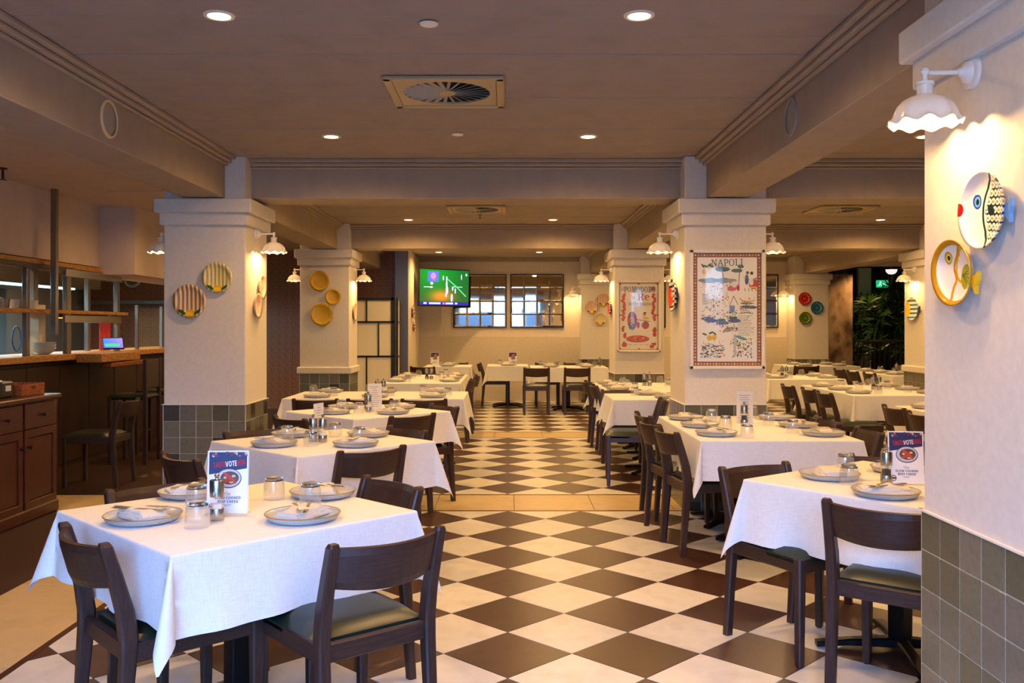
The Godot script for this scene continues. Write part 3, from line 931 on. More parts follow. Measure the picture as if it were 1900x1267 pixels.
	var mb := thing("card_terminal", "small grey terminal lying between crates on the sideboard", "terminal", P(-3.72, 0.918, 6.70))
	inst(box_mesh(Vector3(0.12, 0.12, 0.16), 0.012, Vector3(0, 0.06, 0)), "housing", M.steel_dark, mb)
	inst(box_mesh(Vector3(0.004, 0.04, 0.07), 0.0, Vector3(0.061, 0.07, 0)), "label", M.white_plastic, mb)
	solo(box_mesh(Vector3(0.10, 0.12, 0.10), 0.006), "mustard_box", M.box_pale, "mustard coloured box behind the grey terminal", "box", P(-3.86, 0.978, 6.86))
	# tall bar stools and a low chair in the bar aisle
	for e in [[-3.98, 9.75], [-3.98, 10.45], [-3.98, 11.15]]:
		bar_stool(e[0], e[1])

func open_crate(at: Vector3, size: Vector3, m: Material, label: String, slot := false) -> void:
	var o := thing("timber_crate", label, "crate", at)
	var t := 0.012
	inst(box_mesh(Vector3(size.x, t, size.z), 0.001, Vector3(0, t / 2, 0)), "bottom", m, o)
	for q in [-1.0, 1.0]:
		inst(box_mesh(Vector3(size.x, size.y - t, t), 0.001, Vector3(0, t + (size.y - t) / 2, q * (size.z - t) / 2)), "side", m, o)
		var sd := st()
		var hh := size.y - t
		var half := (size.z - 2 * t) / 2
		var px: float = q * (size.x - t) / 2
		if slot and q > 0.0:
			# a real hand hole: boards above, below and beside it
			bx(sd, Vector3(px, t + hh * 0.25, 0), Vector3(t, hh * 0.5, half * 2))
			bx(sd, Vector3(px, t + hh * 0.88, 0), Vector3(t, hh * 0.24, half * 2))
			for w in [-1.0, 1.0]: bx(sd, Vector3(px, t + hh * 0.63, w * (half + 0.032) / 2), Vector3(t, hh * 0.26, half - 0.032))
		else:
			bx(sd, Vector3(px, t + hh / 2, 0), Vector3(t, hh, half * 2), 0.001)
		inst(done(sd), "side", m, o)

func bar_stool(x: float, d: float) -> void:
	var o := thing("bar_stool", "tall dark bar stool with wooden back, %s along the bar" % ["first", "second", "third"][int(round((d - 9.75) / 0.7))], "bar stool", P(x, 0, d), PI / 2, "bar stools at the bar")
	for sx in [-1.0, 1.0]:
		var s := st()
		bx(s, Vector3(sx * 0.19, 0.55, 0.19), Vector3(0.035, 1.10, 0.04), 0.004)
		inst(done(s), "leg", M.wood_up, o)
		var f := st()
		bx(f, Vector3(sx * 0.19, 0.35, -0.18), Vector3(0.035, 0.70, 0.035), 0.004)
		inst(done(f), "leg", M.wood_up, o)
	inst(box_mesh(Vector3(0.36, 0.30, 0.02), 0.006, Vector3(0, 0.94, 0.19)), "backrest", M.wood_across, o)
	inst(box_mesh(Vector3(0.42, 0.05, 0.40), 0.02, Vector3(0, 0.70, 0)), "seat", M.seat_leather, o)
	inst(box_mesh(Vector3(0.36, 0.03, 0.025), 0.003, Vector3(0, 0.25, -0.18)), "footrest", M.wood_across, o)

# ================================================================ dim corner with palms beyond the side bay
func build_garden_corner() -> void:
	solo(room_mesh(6.12, 6.98, 0.62, 2.5, 18.5, 18.56, 0.004), "stone_panel", M.marbled, "tall marbled stone panel beside the dark corner", "panel")
	solo(room_mesh(6.05, 7.0, 0.0, 0.62, 18.35, 18.7, 0.006), "black_console", M.black_base, "black console below the marbled stone panel", "console")
	structure(room_mesh(6.98, 7.25, 0, 2.78, 19.5, 19.7), "wall_pier", M.bar_timber, "dark brown pier between stone panel and palms", "wall")
	solo(room_mesh(7.50, 7.78, 0, 2.7, 19.55, 19.7, 0.02), "curtain_column", M.screen_paper, "pale lit post behind the potted palms", "post")
	var rl := thing("balustrade", "black metal balustrade in front of the palms", "balustrade", P(7.62, 0, 18.45))
	inst(box_mesh(Vector3(1.4, 0.045, 0.04), 0.004, Vector3(0.1, 1.15, 0)), "handrail", M.black_base, rl)
	for i in 13: inst(box_mesh(Vector3(0.02, 1.13, 0.02), 0.0, Vector3(0, 0.565, 0)), "baluster", M.black_base, rl, Vector3(-0.55 + i * 0.108, 0, 0))
	var ex := thing("exit_sign", "small green illuminated exit sign above the palms", "exit sign", P(7.78, 2.33, 19.0))
	inst(box_mesh(Vector3(0.24, 0.15, 0.05), 0.006), "sign_case", glow("exit_green", Color(0.05, 0.62, 0.36), 0.8), ex)
	var s := st()
	var wm := glow("exit_white_sign", Color(0.9, 1.0, 0.95), 1.2)
	# running figure and arrow
	ring_dot(s, Vector3(-0.045, 0.042, 0.0265), 0.011)
	tube(s, [Vector3(-0.05, 0.028, 0.0265), Vector3(-0.06, -0.01, 0.0265)], 0.007, 6)
	tube(s, [Vector3(-0.06, -0.01, 0.0265), Vector3(-0.035, -0.02, 0.0265), Vector3(-0.03, -0.05, 0.0265)], 0.005, 6)
	tube(s, [Vector3(-0.06, -0.01, 0.0265), Vector3(-0.075, -0.035, 0.0265), Vector3(-0.10, -0.04, 0.0265)], 0.005, 6)
	tube(s, [Vector3(-0.052, 0.024, 0.0265), Vector3(-0.03, 0.012, 0.0265)], 0.004, 6)
	tube(s, [Vector3(0.01, 0.0, 0.0265), Vector3(0.08, 0.0, 0.0265)], 0.006, 6)
	tube(s, [Vector3(0.055, 0.03, 0.0265), Vector3(0.085, 0.0, 0.0265), Vector3(0.055, -0.03, 0.0265)], 0.006, 6)
	inst(done(s), "pictogram", wm, ex)
	inst(box_mesh(Vector3(0.02, 0.38, 0.02), 0.0, Vector3(0, 0.265, 0)), "hanger", M.black_base, ex)
	var wl := thing("half_globe_lamp", "white half globe ceiling lamp above the exit sign", "lamp", P(7.72, 2.59, 18.4))
	inst(lathe_mesh([Vector2(0.0, -0.1), Vector2(0.06, -0.09), Vector2(0.10, -0.05), Vector2(0.115, 0.0), Vector2(0.0, 0.0)], 24), "globe_shade", glow("globe_glow", Color(0.95, 0.93, 0.9), 0.5), wl)
	inst(box_mesh(Vector3(0.02, 0.19, 0.02), 0.0, Vector3(0, 0.095, 0)), "rod", M.black_base, wl)
	var spot := thing("spotlight", "small ceiling spotlight above the pale lit post", "spotlight", P(7.1, 2.776, 18.12))
	inst(lathe_mesh([Vector2(0.0, -0.02), Vector2(0.04, -0.02), Vector2(0.05, 0.0)], 16), "trim_ring", M.fitting_white, spot)
	inst(lathe_mesh([Vector2(0.0, -0.024), Vector2(0.033, -0.022)], 16), "lamp_lens", M.downlight_glow, spot)
	var sl := SpotLight3D.new()
	sl.name = "corner_spot"
	sl.light_color = Color(1.0, 0.78, 0.5)
	sl.light_energy = 2.2
	sl.spot_angle = 60
	sl.spot_range = 12
	sl.spot_attenuation = 2.0
	sl.shadow_enabled = true
	sl.position = Vector3(0, -0.05, 0)
	sl.rotation = Vector3(-PI / 2, 0, 0)
	spot.add_child(sl)
	# palms
	var r := RandomNumberGenerator.new()
	r.seed = 21
	var frond := st()
	for k in 9:
		var a := -1.15 + 2.3 * k / 8.0
		var dir := Vector3(sin(a), cos(a) * 0.8, 0.25 * sin(k * 2.1))
		var side := Vector3(cos(a), -sin(a), 0).normalized() * 0.016
		var p0 := Vector3.ZERO
		var p1 := dir * 0.17
		var p2 := dir * 0.33 + Vector3(0, -0.05, 0.03)
		face(frond, [p0, p1 - side, p2, p1 + side], Vector3(0, 0, 1))
	var fm := done(frond)
	for i in 4:
		var base: Vector3 = [P(7.28, 0, 19.0), P(7.66, 0, 18.9), P(8.05, 0, 18.85), P(8.4, 0, 19.3)][i]
		var t := thing("potted_palm", ["slender potted fan palm beside the dark pier", "bushy potted fan palm behind the balustrade", "tall potted fan palm under the half globe lamp", "potted fan palm at the corner end"][i], "palm", base)
		inst(lathe_mesh([Vector2(0.0, 0.0), Vector2(0.17, 0.0), Vector2(0.22, 0.42), Vector2(0.20, 0.42), Vector2(0.19, 0.36), Vector2(0.0, 0.36)], 20), "pot", M.black_base, t)
		for k in 5:
			var lean := Vector3(r.randf_range(-0.25, 0.25), 0, r.randf_range(-0.25, 0.25))
			var hgt := r.randf_range(1.1, 1.95)
			var s2 := st()
			tube(s2, [Vector3(0, 0.36, 0), lean * 0.4 + Vector3(0, 0.36 + hgt * 0.5, 0), lean + Vector3(0, 0.3 + hgt, 0)], 0.012, 6)
			inst(done(s2), "stem", M.palm_stem, t)
			for q in 8:
				var u := r.randf_range(0.35, 1.0)
				var at := lean * u + Vector3(r.randf_range(-0.16, 0.16), 0.34 + hgt * u, r.randf_range(-0.16, 0.16))
				inst(fm, "frond", M.palm_leaf, t, at, Basis(Vector3.UP, r.randf_range(-1.4, 1.4)) * Basis(Vector3(0, 0, 1), r.randf_range(-1.2, 1.2)) * Basis(Vector3.RIGHT, r.randf_range(-0.6, 0.5)))

func ring_dot(s: SurfaceTool, c: Vector3, r: float) -> void:
	lathe(s, [Vector2(0, -r), Vector2(r * 0.7, -r * 0.7), Vector2(r, 0), Vector2(r * 0.7, r * 0.7), Vector2(0, r)], 10, c)

# ================================================================ lamps and ceiling fittings
func build_lamps() -> void:
	# recessed downlights
	var ring := lathe_mesh([Vector2(0.049, 0.0), Vector2(0.049, -0.006), Vector2(0.064, -0.006), Vector2(0.067, 0.0)].duplicate(), 24)
	var lens := lathe_mesh([Vector2(0.0, -0.004), Vector2(0.05, -0.003)], 12)
	var where := ["in front of the room", "over the sideboard tables", "over the sideboard tables", "between the two cross beams", "between the two cross beams", "near the mirrors", "near the mirrors"]
	for row in 7:
		var d: float = 1.43 + 2.5 * row
		for i in 4:
			var x: float = [-1.24, 0.565, 2.93, 4.66][i]
			if row == 0 and i > 1: continue
			downlight(ring, lens, P(x, CEIL - 0.002, d), "round recessed downlight %s, in the %s" % [where[row], "aisle bay" if i < 2 else "side bay"], 1.25)
	for d in [4.6, 9.6, 11.8]:
		downlight(ring, lens, P(-3.4, CEIL - 0.006, d), "round recessed downlight in the plaster ceiling above the bar aisle", 0.75)
	for d in [7.5, 10.5, 13.5]:  # unseen lamps, added to lift the dark kitchen
		downlight(ring, lens, P(-5.7, CEIL - 0.006, d), "added downlight hidden behind the bulkhead, brightening the kitchen", 1.4)
	# sconces on the pillars
	for e in [[0, 1, -1, "kitchen side of the striped lemon plate pillar"], [0, 1, 1, "aisle side of the striped lemon plate pillar"], [1, 1, -1, "aisle side of the seaside poster pillar"], [1, 1, 1, "side bay face of the seaside poster pillar"],
		[0, 2, -1, "kitchen side of the yellow plate pillar"], [0, 2, 1, "aisle side of the yellow plate pillar"], [1, 2, -1, "aisle side of the tomato poster pillar"], [1, 2, 1, "side bay face of the tomato poster pillar"],
		[1, 0, -1, "fish plate pillar above the two fish plates"], [2, 2, -1, "blue striped fish plate pillar"], [1, 3, -1, "lemon plate wall pillar by the mirrors"], [2, 3, -1, "wall pillar with red, blue and green plates"]]:
		var d: float = COL_D[e[1]] if e[1] < 3 else 17.52
		sconce(P(COL_X[e[0]] + e[2] * COL_H, 2.2, d), e[2], "white scalloped glass wall lamp on the " + e[3])
	# swirl diffusers
	for e in [[-0.345, 5.2, "square ceiling air vent with round swirl blades above the sideboard tables"], [-0.35, 10.4, "square swirl air vent beyond the first cross beam"], [3.78, 10.4, "square swirl air vent above the side bay tables"]]:
		swirl_vent(e[0], e[1], e[2])
	for e in [[-0.347, 4.03, "small round white sprinkler cover before the swirl vent"], [-0.348, 6.35, "small round white sprinkler cover behind the swirl vent"]]:
		var o := thing("sprinkler_cover", e[2], "sprinkler cover", P(e[0], CEIL - 0.001, e[1]))
		inst(lathe_mesh([Vector2(0.0, -0.012), Vector2(0.038, -0.010), Vector2(0.042, -0.004)], 24), "cover_disc", M.fitting_white, o)
	var spk := thing("sprinkler", "small sprinkler head hanging beyond the first cross beam", "sprinkler", P(-0.33, CEIL - 0.001, 10.9))
	inst(lathe_mesh([Vector2(0.0, -0.05), Vector2(0.022, -0.05), Vector2(0.022, -0.045), Vector2(0.008, -0.04), Vector2(0.008, -0.012), Vector2(0.03, -0.01), Vector2(0.03, 0.0)], 14), "head", M.steel, spk)
	var sp2 := thing("sprinkler", "dark sprinkler head on the plaster ceiling near the kitchen pass", "sprinkler", P(-4.25, CEIL - 0.005, 7.7))
	inst(lathe_mesh([Vector2(0.0, -0.10), Vector2(0.03, -0.10), Vector2(0.03, -0.095), Vector2(0.01, -0.09), Vector2(0.01, -0.012), Vector2(0.035, -0.01), Vector2(0.035, 0.0)], 14), "head", M.black_frame, sp2)
	# round speakers let into the beams
	for e in [[-2.22, 5.09, 1.0, "round speaker with cream ring on the beam above the sideboard"], [1.56, 5.03, -1.0, "round grey speaker on the beam before the seaside poster pillar"]]:
		var o := thing("beam_speaker", e[3], "speaker", P(e[0], 2.595, e[1]), PI / 2 * e[2])
		var rx := Basis(Vector3.RIGHT, PI / 2)
		inst(lathe_mesh([Vector2(0.108, 0.0), Vector2(0.106, 0.009), Vector2(0.094, 0.010), Vector2(0.092, 0.004)], 32), "ring", M.ring_cream if e[2] > 0 else M.grille_grey, o, Vector3.ZERO, rx)
		inst(lathe_mesh([Vector2(0.093, 0.001), Vector2(0.05, 0.006), Vector2(0.0, 0.007)], 32), "grille", M.grille_grey, o, Vector3.ZERO, rx)

func downlight(ring: Mesh, lens: Mesh, at: Vector3, label: String, energy: float) -> void:
	var o := thing("downlight", label, "downlight", at, 0.0, "recessed ceiling downlights")
	inst(ring, "trim_ring", M.fitting_white, o)
	inst(lens, "lamp_lens", M.downlight_glow, o)
	var l := SpotLight3D.new()
	l.name = "down_light"
	l.light_color = Color(1.0, 0.785, 0.49)
	l.light_energy = energy
	l.spot_angle = 84
	l.spot_angle_attenuation = 0.8
	l.spot_range = 14
	l.spot_attenuation = 2.0
	l.light_size = 0.035
	l.shadow_enabled = true
	l.position = Vector3(0, -0.02, 0)
	l.rotation = Vector3(-PI / 2, 0, 0)
	o.add_child(l)

func swirl_vent(x: float, d: float, label: String) -> void:
	var o := thing("air_vent", label, "air vent", P(x, CEIL - 0.002, d))
	var s := st()
	var R := 0.245
	var h := 0.325
	var n := 48
	for k in n:
		var a0 := TAU * k / n
		var a1 := TAU * (k + 1) / n
		var pts := []
		for a in [a0, a1]:
			var sc: float = 1.0 / maxf(absf(cos(a)), absf(sin(a)))
			pts.append([Vector3(cos(a) * R, -0.012, sin(a) * R), Vector3(cos(a) * sc * (h - 0.045), -0.012, sin(a) * sc * (h - 0.045))])
		face(s, [pts[0][0], pts[0][1], pts[1][1], pts[1][0]], Vector3.DOWN)
		face(s, [pts[0][0], pts[1][0], pts[1][0] + Vector3(0, 0.012, 0), pts[0][0] + Vector3(0, 0.012, 0)], -pts[0][0] * Vector3(1, 0, 1))
	inst(done(s), "face_plate", M.fitting_cream, o)
	var f := st()
	for q in 4:
		var b := Basis(Vector3.UP, PI / 2 * q)
		bx(f, b * Vector3(0, -0.010, h - 0.02), Vector3(h * 2, 0.02, 0.045), 0.004, b)
	inst(done(f), "frame", M.fitting_cream, o)
	inst(lathe_mesh([Vector2(R, -0.0015), Vector2(0.0, -0.0012)], 40), "throat_shade_disc", M.throat_shade_black, o)  # flat disc whose black stands in for shade behind the blades
	var bl := st()
	bx(bl, Vector3(0.145, -0.008, 0), Vector3(0.20, 0.0022, 0.021), 0.0, Basis(Vector3.RIGHT, 0.42))
	var bm := done(bl)
	for k in 26: inst(bm, "blade", M.grille_grey, o, Vector3.ZERO, Basis(Vector3.UP, TAU * k / 26))
	inst(lathe_mesh([Vector2(0.0, -0.018), Vector2(0.045, -0.017), Vector2(0.05, -0.010)], 24), "hub", M.fitting_cream, o)

func sconce(at: Vector3, side: float, label: String) -> void:
	var o := thing("wall_lamp", label, "wall lamp", at, 0.0, "scalloped wall lamps on the pillars")
	var out := Vector3(side, 0, 0)
	var to_wall := Basis(Vector3(0, 0, 1), -PI / 2 * side)
	inst(lathe_mesh([Vector2(0.052, 0.0), Vector2(0.050, 0.010), Vector2(0.036, 0.014), Vector2(0.030, 0.026), Vector2(0.016, 0.034), Vector2(0.010, 0.045), Vector2(0.0, 0.046)], 28), "wall_plate", M.lamp_metal, o, Vector3.ZERO, to_wall)
	var s := st()
	tube(s, [out * 0.03, out * 0.14], 0.0075, 10)
	ring_dot(s, out * 0.142 + Vector3(0, 0.003, 0), 0.014)
	tube(s, [out * 0.142, out * 0.142 + Vector3(0, -0.035, 0)], 0.009, 10)
	inst(done(s), "arm", M.lamp_metal, o)
	var c := out * 0.142
	inst(lathe_mesh([Vector2(0.0, -0.072), Vector2(0.024, -0.072), Vector2(0.023, -0.04), Vector2(0.027, -0.038), Vector2(0.027, -0.030), Vector2(0.012, -0.026), Vector2(0.0, -0.026)], 22), "lamp_holder", M.lamp_metal, o, c)
	var sh := st()
	var prof := [Vector2(0.106, -0.152), Vector2(0.098, -0.146), Vector2(0.093, -0.138), Vector2(0.090, -0.125), Vector2(0.082, -0.105), Vector2(0.066, -0.086), Vector2(0.045, -0.074), Vector2(0.026, -0.068), Vector2(0.024, -0.072), Vector2(0.044, -0.078), Vector2(0.063, -0.090), Vector2(0.078, -0.108), Vector2(0.086, -0.127), Vector2(0.089, -0.140), Vector2(0.094, -0.149), Vector2(0.105, -0.154), Vector2(0.106, -0.152)]
	lathe(sh, prof, 60, Vector3.ZERO, Basis(), 0, true)
	inst(done(sh), "lamp_shade", M.lamp_china, o, c)
	inst(lathe_mesh([Vector2(0.0, -0.160), Vector2(0.018, -0.156), Vector2(0.029, -0.144), Vector2(0.031, -0.130), Vector2(0.018, -0.098), Vector2(0.012, -0.075), Vector2(0.0, -0.073)], 8), "bulb", M.bulb_glow, o, c)
	var l := OmniLight3D.new()
	l.name = "bulb_light"
	l.light_color = Color(1.0, 0.785, 0.49)
	l.light_energy = 0.21
	l.light_size = 0.022
	l.omni_range = 12
	l.omni_attenuation = 2.0
	l.shadow_enabled = true
	l.position = c + Vector3(0, -0.132, 0)
	o.add_child(l)

# ================================================================ tables, chairs, settings
var chair_src: Node3D
var cloths := {}
var plate_m: Mesh
var plate_rim_m: Mesh
var napkin_m := []
var fork_m: Mesh
var knife_m: Mesh
var glass_m: Mesh
var glass_base_m: Mesh

func make_chair() -> Node3D:
	var o := thing("dining_chair", "", "chair")
	o.set_meta("base_name", "dining_chair")
	# rear posts, kinked at the seat; local forward is -z
	for sx in [-1.0, 1.0]:
		var rings := []
		for e in [[0.0, 0.255, 0.019, 0.017], [0.20, 0.240, 0.020, 0.019], [0.40, 0.225, 0.021, 0.024], [0.47, 0.222, 0.021, 0.027], [0.56, 0.234, 0.021, 0.026], [0.68, 0.266, 0.019, 0.022], [0.768, 0.292, 0.018, 0.019], [0.780, 0.295, 0.013, 0.014]]:
			rings.append(ring4(Vector3(sx * 0.198, e[0], e[1]), Vector3(e[2], 0, 0), Vector3(0, 0, e[3]), 0.3))
		var s := st()
		loft(s, rings)
		var leg := inst(done(s), "rear_leg", M.wood_up, o)
		inst(lathe_mesh([Vector2(0.0, 0.0), Vector2(0.013, 0.0), Vector2(0.014, 0.008)], 10), "foot_glide", M.glide_rubber, leg, Vector3(sx * 0.198, -0.001, 0.255))
		var f := []
		for e in [[0.006, 0.016], [0.25, 0.019], [0.455, 0.021]]:
			f.append(ring4(Vector3(sx * 0.200, e[0], -0.205), Vector3(e[1], 0, 0), Vector3(0, 0, e[1]), 0.3))
		var s2 := st()
		loft(s2, f)
		var leg2 := inst(done(s2), "front_leg", M.wood_up, o)
		inst(lathe_mesh([Vector2(0.0, 0.0), Vector2(0.013, 0.0), Vector2(0.014, 0.008)], 10), "foot_glide", M.glide_rubber, leg2, Vector3(sx * 0.200, -0.001, -0.205))
		var sr := []
		for e in [[-0.205, 0.0], [0.222, 0.0]]:
			sr.append(ring4(Vector3(sx * 0.200, 0.425, e[0]), Vector3(0.013, 0, 0), Vector3(0, 0.030, 0), 0.2))
		var s3 := st()
		loft(s3, sr)
		inst(done(s3), "side_rail", M.wood_across, o)
	# curved backrest
	var rb := []
	for k in 13:
		var u := -1.0 + 2.0 * k / 12.0
		var bow := 0.058 * (1.0 - u * u)
		var hh := 0.065 + 0.006 * (1.0 - u * u)
		rb.append(ring4(Vector3(u * 0.186, 0.700 - 0.008 * (1.0 - u * u), 0.272 + bow), Vector3(0, hh, 0.019), Vector3(0, -0.002, 0.0115), 0.35))
	var sb := st()
	loft(sb, rb)
	inst(done(sb), "backrest", M.wood_across, o)
	inst(box_mesh(Vector3(0.37, 0.06, 0.026), 0.004, Vector3(0, 0.425, -0.207)), "front_rail", M.wood_across, o)
	inst(box_mesh(Vector3(0.37, 0.06, 0.026), 0.004, Vector3(0, 0.425, 0.222)), "rear_rail", M.wood_across, o)
	# padded seat
	var sp := st()
	var n := 12
	var grid := []
	for i in n + 1:
		var row := []
		for j in n + 1:
			var u := -1.0 + 2.0 * i / n
			var v := -1.0 + 2.0 * j / n
			var edge := (1.0 - pow(absf(u), 6.0)) * (1.0 - pow(absf(v), 6.0))
			row.append(Vector3(u * (0.213 - 0.012 * maxf(v, 0.0)), 0.456 + 0.034 * pow(edge, 0.5) + 0.006 * (1.0 - u * u) * (1.0 - v * v), v * 0.205 - 0.018))
		grid.append(row)
	for i in n:
		for j in n: face(sp, [grid[i][j], grid[i + 1][j], grid[i + 1][j + 1], grid[i][j + 1]], Vector3.UP, 0)
	for i in n:
		for e in [[grid[i][0], grid[i + 1][0], Vector3(0, 0, -1)], [grid[i][n], grid[i + 1][n], Vector3(0, 0, 1)], [grid[0][i], grid[0][i + 1], Vector3(-1, 0, 0)], [grid[n][i], grid[n][i + 1], Vector3(1, 0, 0)]]:
			face(sp, [e[0], e[1], e[1] - Vector3(0, 0.02, 0), e[0] - Vector3(0, 0.02, 0)], e[2], 1)
	inst(done(sp), "seat", M.seat_leather, o)
	return o

# bx, bd: middle of the back's top edge; fx, fd: the way the chair faces (x, depth)
func chair(bx_: float, bd: float, fx: float, fd: float, label: String) -> void:
	var f := Vector2(fx, fd).normalized()
	var at := P(bx_ + f.x * 0.29, 0, bd + f.y * 0.29)
	var turn := atan2(-f.x, f.y)
	if chair_src == null:
		chair_src = make_chair()
		chair_src.position = at
		chair_src.rotation.y = turn
		chair_src.set_meta("label", label)
		chair_src.set_meta("group", "dark wooden dining chairs")
	else:
		copy_of(chair_src, at, turn, label, "dark wooden dining chairs")

# one point of a hanging cloth: edge point (ex, ez), way out (ox, oz), length t, lean from the vertical
func drape(ex: float, ez: float, ox: float, oz: float, t: float, lean: float) -> Vector3:
	var rr := 0.008
	var outw := rr * sin(minf(t / rr, PI / 2))
	var down := rr * (1.0 - cos(minf(t / rr, PI / 2)))
	if t > rr * PI / 2:
		outw += (t - rr * PI / 2) * sin(lean)
		down += (t - rr * PI / 2) * cos(lean)
	return Vector3(ex + ox * outw, -down, ez + oz * outw)

func cloth_mesh(a: float, b: float, over: float, sd: int) -> Mesh:
	var r := RandomNumberGenerator.new()
	r.seed = sd
	var s := st()
	# top
	face(s, [Vector3(-a, 0, -b), Vector3(a, 0, -b), Vector3(a, 0, b), Vector3(-a, 0, b)], Vector3.UP, 1)
	var ts := [0.0, 0.004, 0.008, 0.0126]
	for k in range(1, 15): ts.append(0.0126 + (1.0 - 0.0126) * k / 14.0)
	var drop := []
	for k in 4: drop.append(over + r.randf_range(-0.015, 0.015))
	# sides: 0 -x, 1 -z, 2 +x, 3 +z
	for q in 4:
		var out := [Vector2(-1, 0), Vector2(0, -1), Vector2(1, 0), Vector2(0, 1)][q] as Vector2
		var half := b if q % 2 == 0 else a
		var f1 := r.randf_range(8, 13)
		var p1 := r.randf() * TAU
		var p2 := r.randf() * TAU
		var n := int(maxf(16.0, half * 2.0 / 0.04))
		var prev := []
		for i in n + 1:
			var al := -half + 2.0 * half * i / n
			var fade := smoothstep(0.0, 0.16, half - absf(al))
			var row := []
			for t in ts:
				var lean: float = 0.05 + fade * t * (0.075 * sin(al * f1 + p1) + 0.04 * sin(al * f1 * 2.3 + p2))
				var e := Vector2(out.x * a, al) if q % 2 == 0 else Vector2(al, out.y * b)
				row.append(drape(e.x, e.y, out.x, out.y, t * drop[q] if t > 0.02 else t, lean))
			if prev.size():
				for k in ts.size() - 1:
					face(s, [prev[k], prev[k + 1], row[k + 1], row[k]], Vector3(out.x, 0.3, out.y), 1)
			prev = row
	# corners: the spare quarter of cloth falls as a cone-like wing
	for q in 4:
		var sx := -1.0 if q % 2 == 0 else 1.0
		var sz := -1.0 if q < 2 else 1.0
		var dx: float = drop[0 if sx < 0 else 2]
		var dz: float = drop[1 if sz < 0 else 3]
		var wing := r.randf_range(0.20, 0.34)
		var twist := r.randf_range(-0.25, 0.25)
		var prev := []
		var n := 28
		for i in n + 1:
			var phi := PI / 2 * i / n
			var w := sin(2.0 * phi)
			var reach := minf(dx / maxf(cos(phi), 1e-5), dz / maxf(sin(phi), 1e-5))
			var az := phi + twist * w
			var row := []
			for t in ts:
				var grow := smoothstep(0.0, 0.15, t)
				row.append(drape(sx * a, sz * b, sx * cos(az), sz * sin(az), t * reach if t > 0.02 else t, 0.05 + wing * pow(w, 1.3) * grow))
			if prev.size():
				for k in ts.size() - 1:
					face(s, [prev[k], prev[k + 1], row[k + 1], row[k]], Vector3(sx * cos(phi), 0.4, sz * sin(phi)), 1)
			prev = row
	return done(s)

func make_table(a: float, b: float, at: Vector3, turn: float, label: String) -> void:
	var o := thing("dining_table", label, "table", at, turn)
	inst(box_mesh(Vector3(a * 2 - 0.004, 0.03, b * 2 - 0.004), 0.004, Vector3(0, 0.729, 0)), "tabletop", M.bar_timber, o)
	var posts := [Vector3.ZERO]
	if a > 0.65: posts = [Vector3(-a * 0.55, 0, 0), Vector3(a * 0.55, 0, 0)]
	if b > 0.65: posts = [Vector3(0, 0, -b * 0.55), Vector3(0, 0, b * 0.55)]
	for p in posts:
		inst(box_mesh(Vector3(0.075, 0.66, 0.075), 0.004, Vector3(0, 0.385, 0)), "pedestal_post", M.iron, o, p)
		inst(box_mesh(Vector3(0.34, 0.012, 0.34), 0.002, Vector3(0, 0.707, 0)), "fixing_plate", M.iron, o, p)
		for q in 4:
			var bb := Basis(Vector3.UP, PI / 2 * q + PI / 4)
			var s := st()
			loft(s, [ring4(bb * Vector3(0.02, 0.04, 0), bb * Vector3(0, 0, 0.030), Vector3(0, 0.022, 0), 0.3), ring4(bb * Vector3(0.22, 0.032, 0), bb * Vector3(0, 0, 0.025), Vector3(0, 0.015, 0), 0.3), ring4(bb * Vector3(0.36, 0.017, 0), bb * Vector3(0, 0, 0.028), Vector3(0, 0.012, 0), 0.3)])
			inst(done(s), "base_foot", M.iron, o, p)

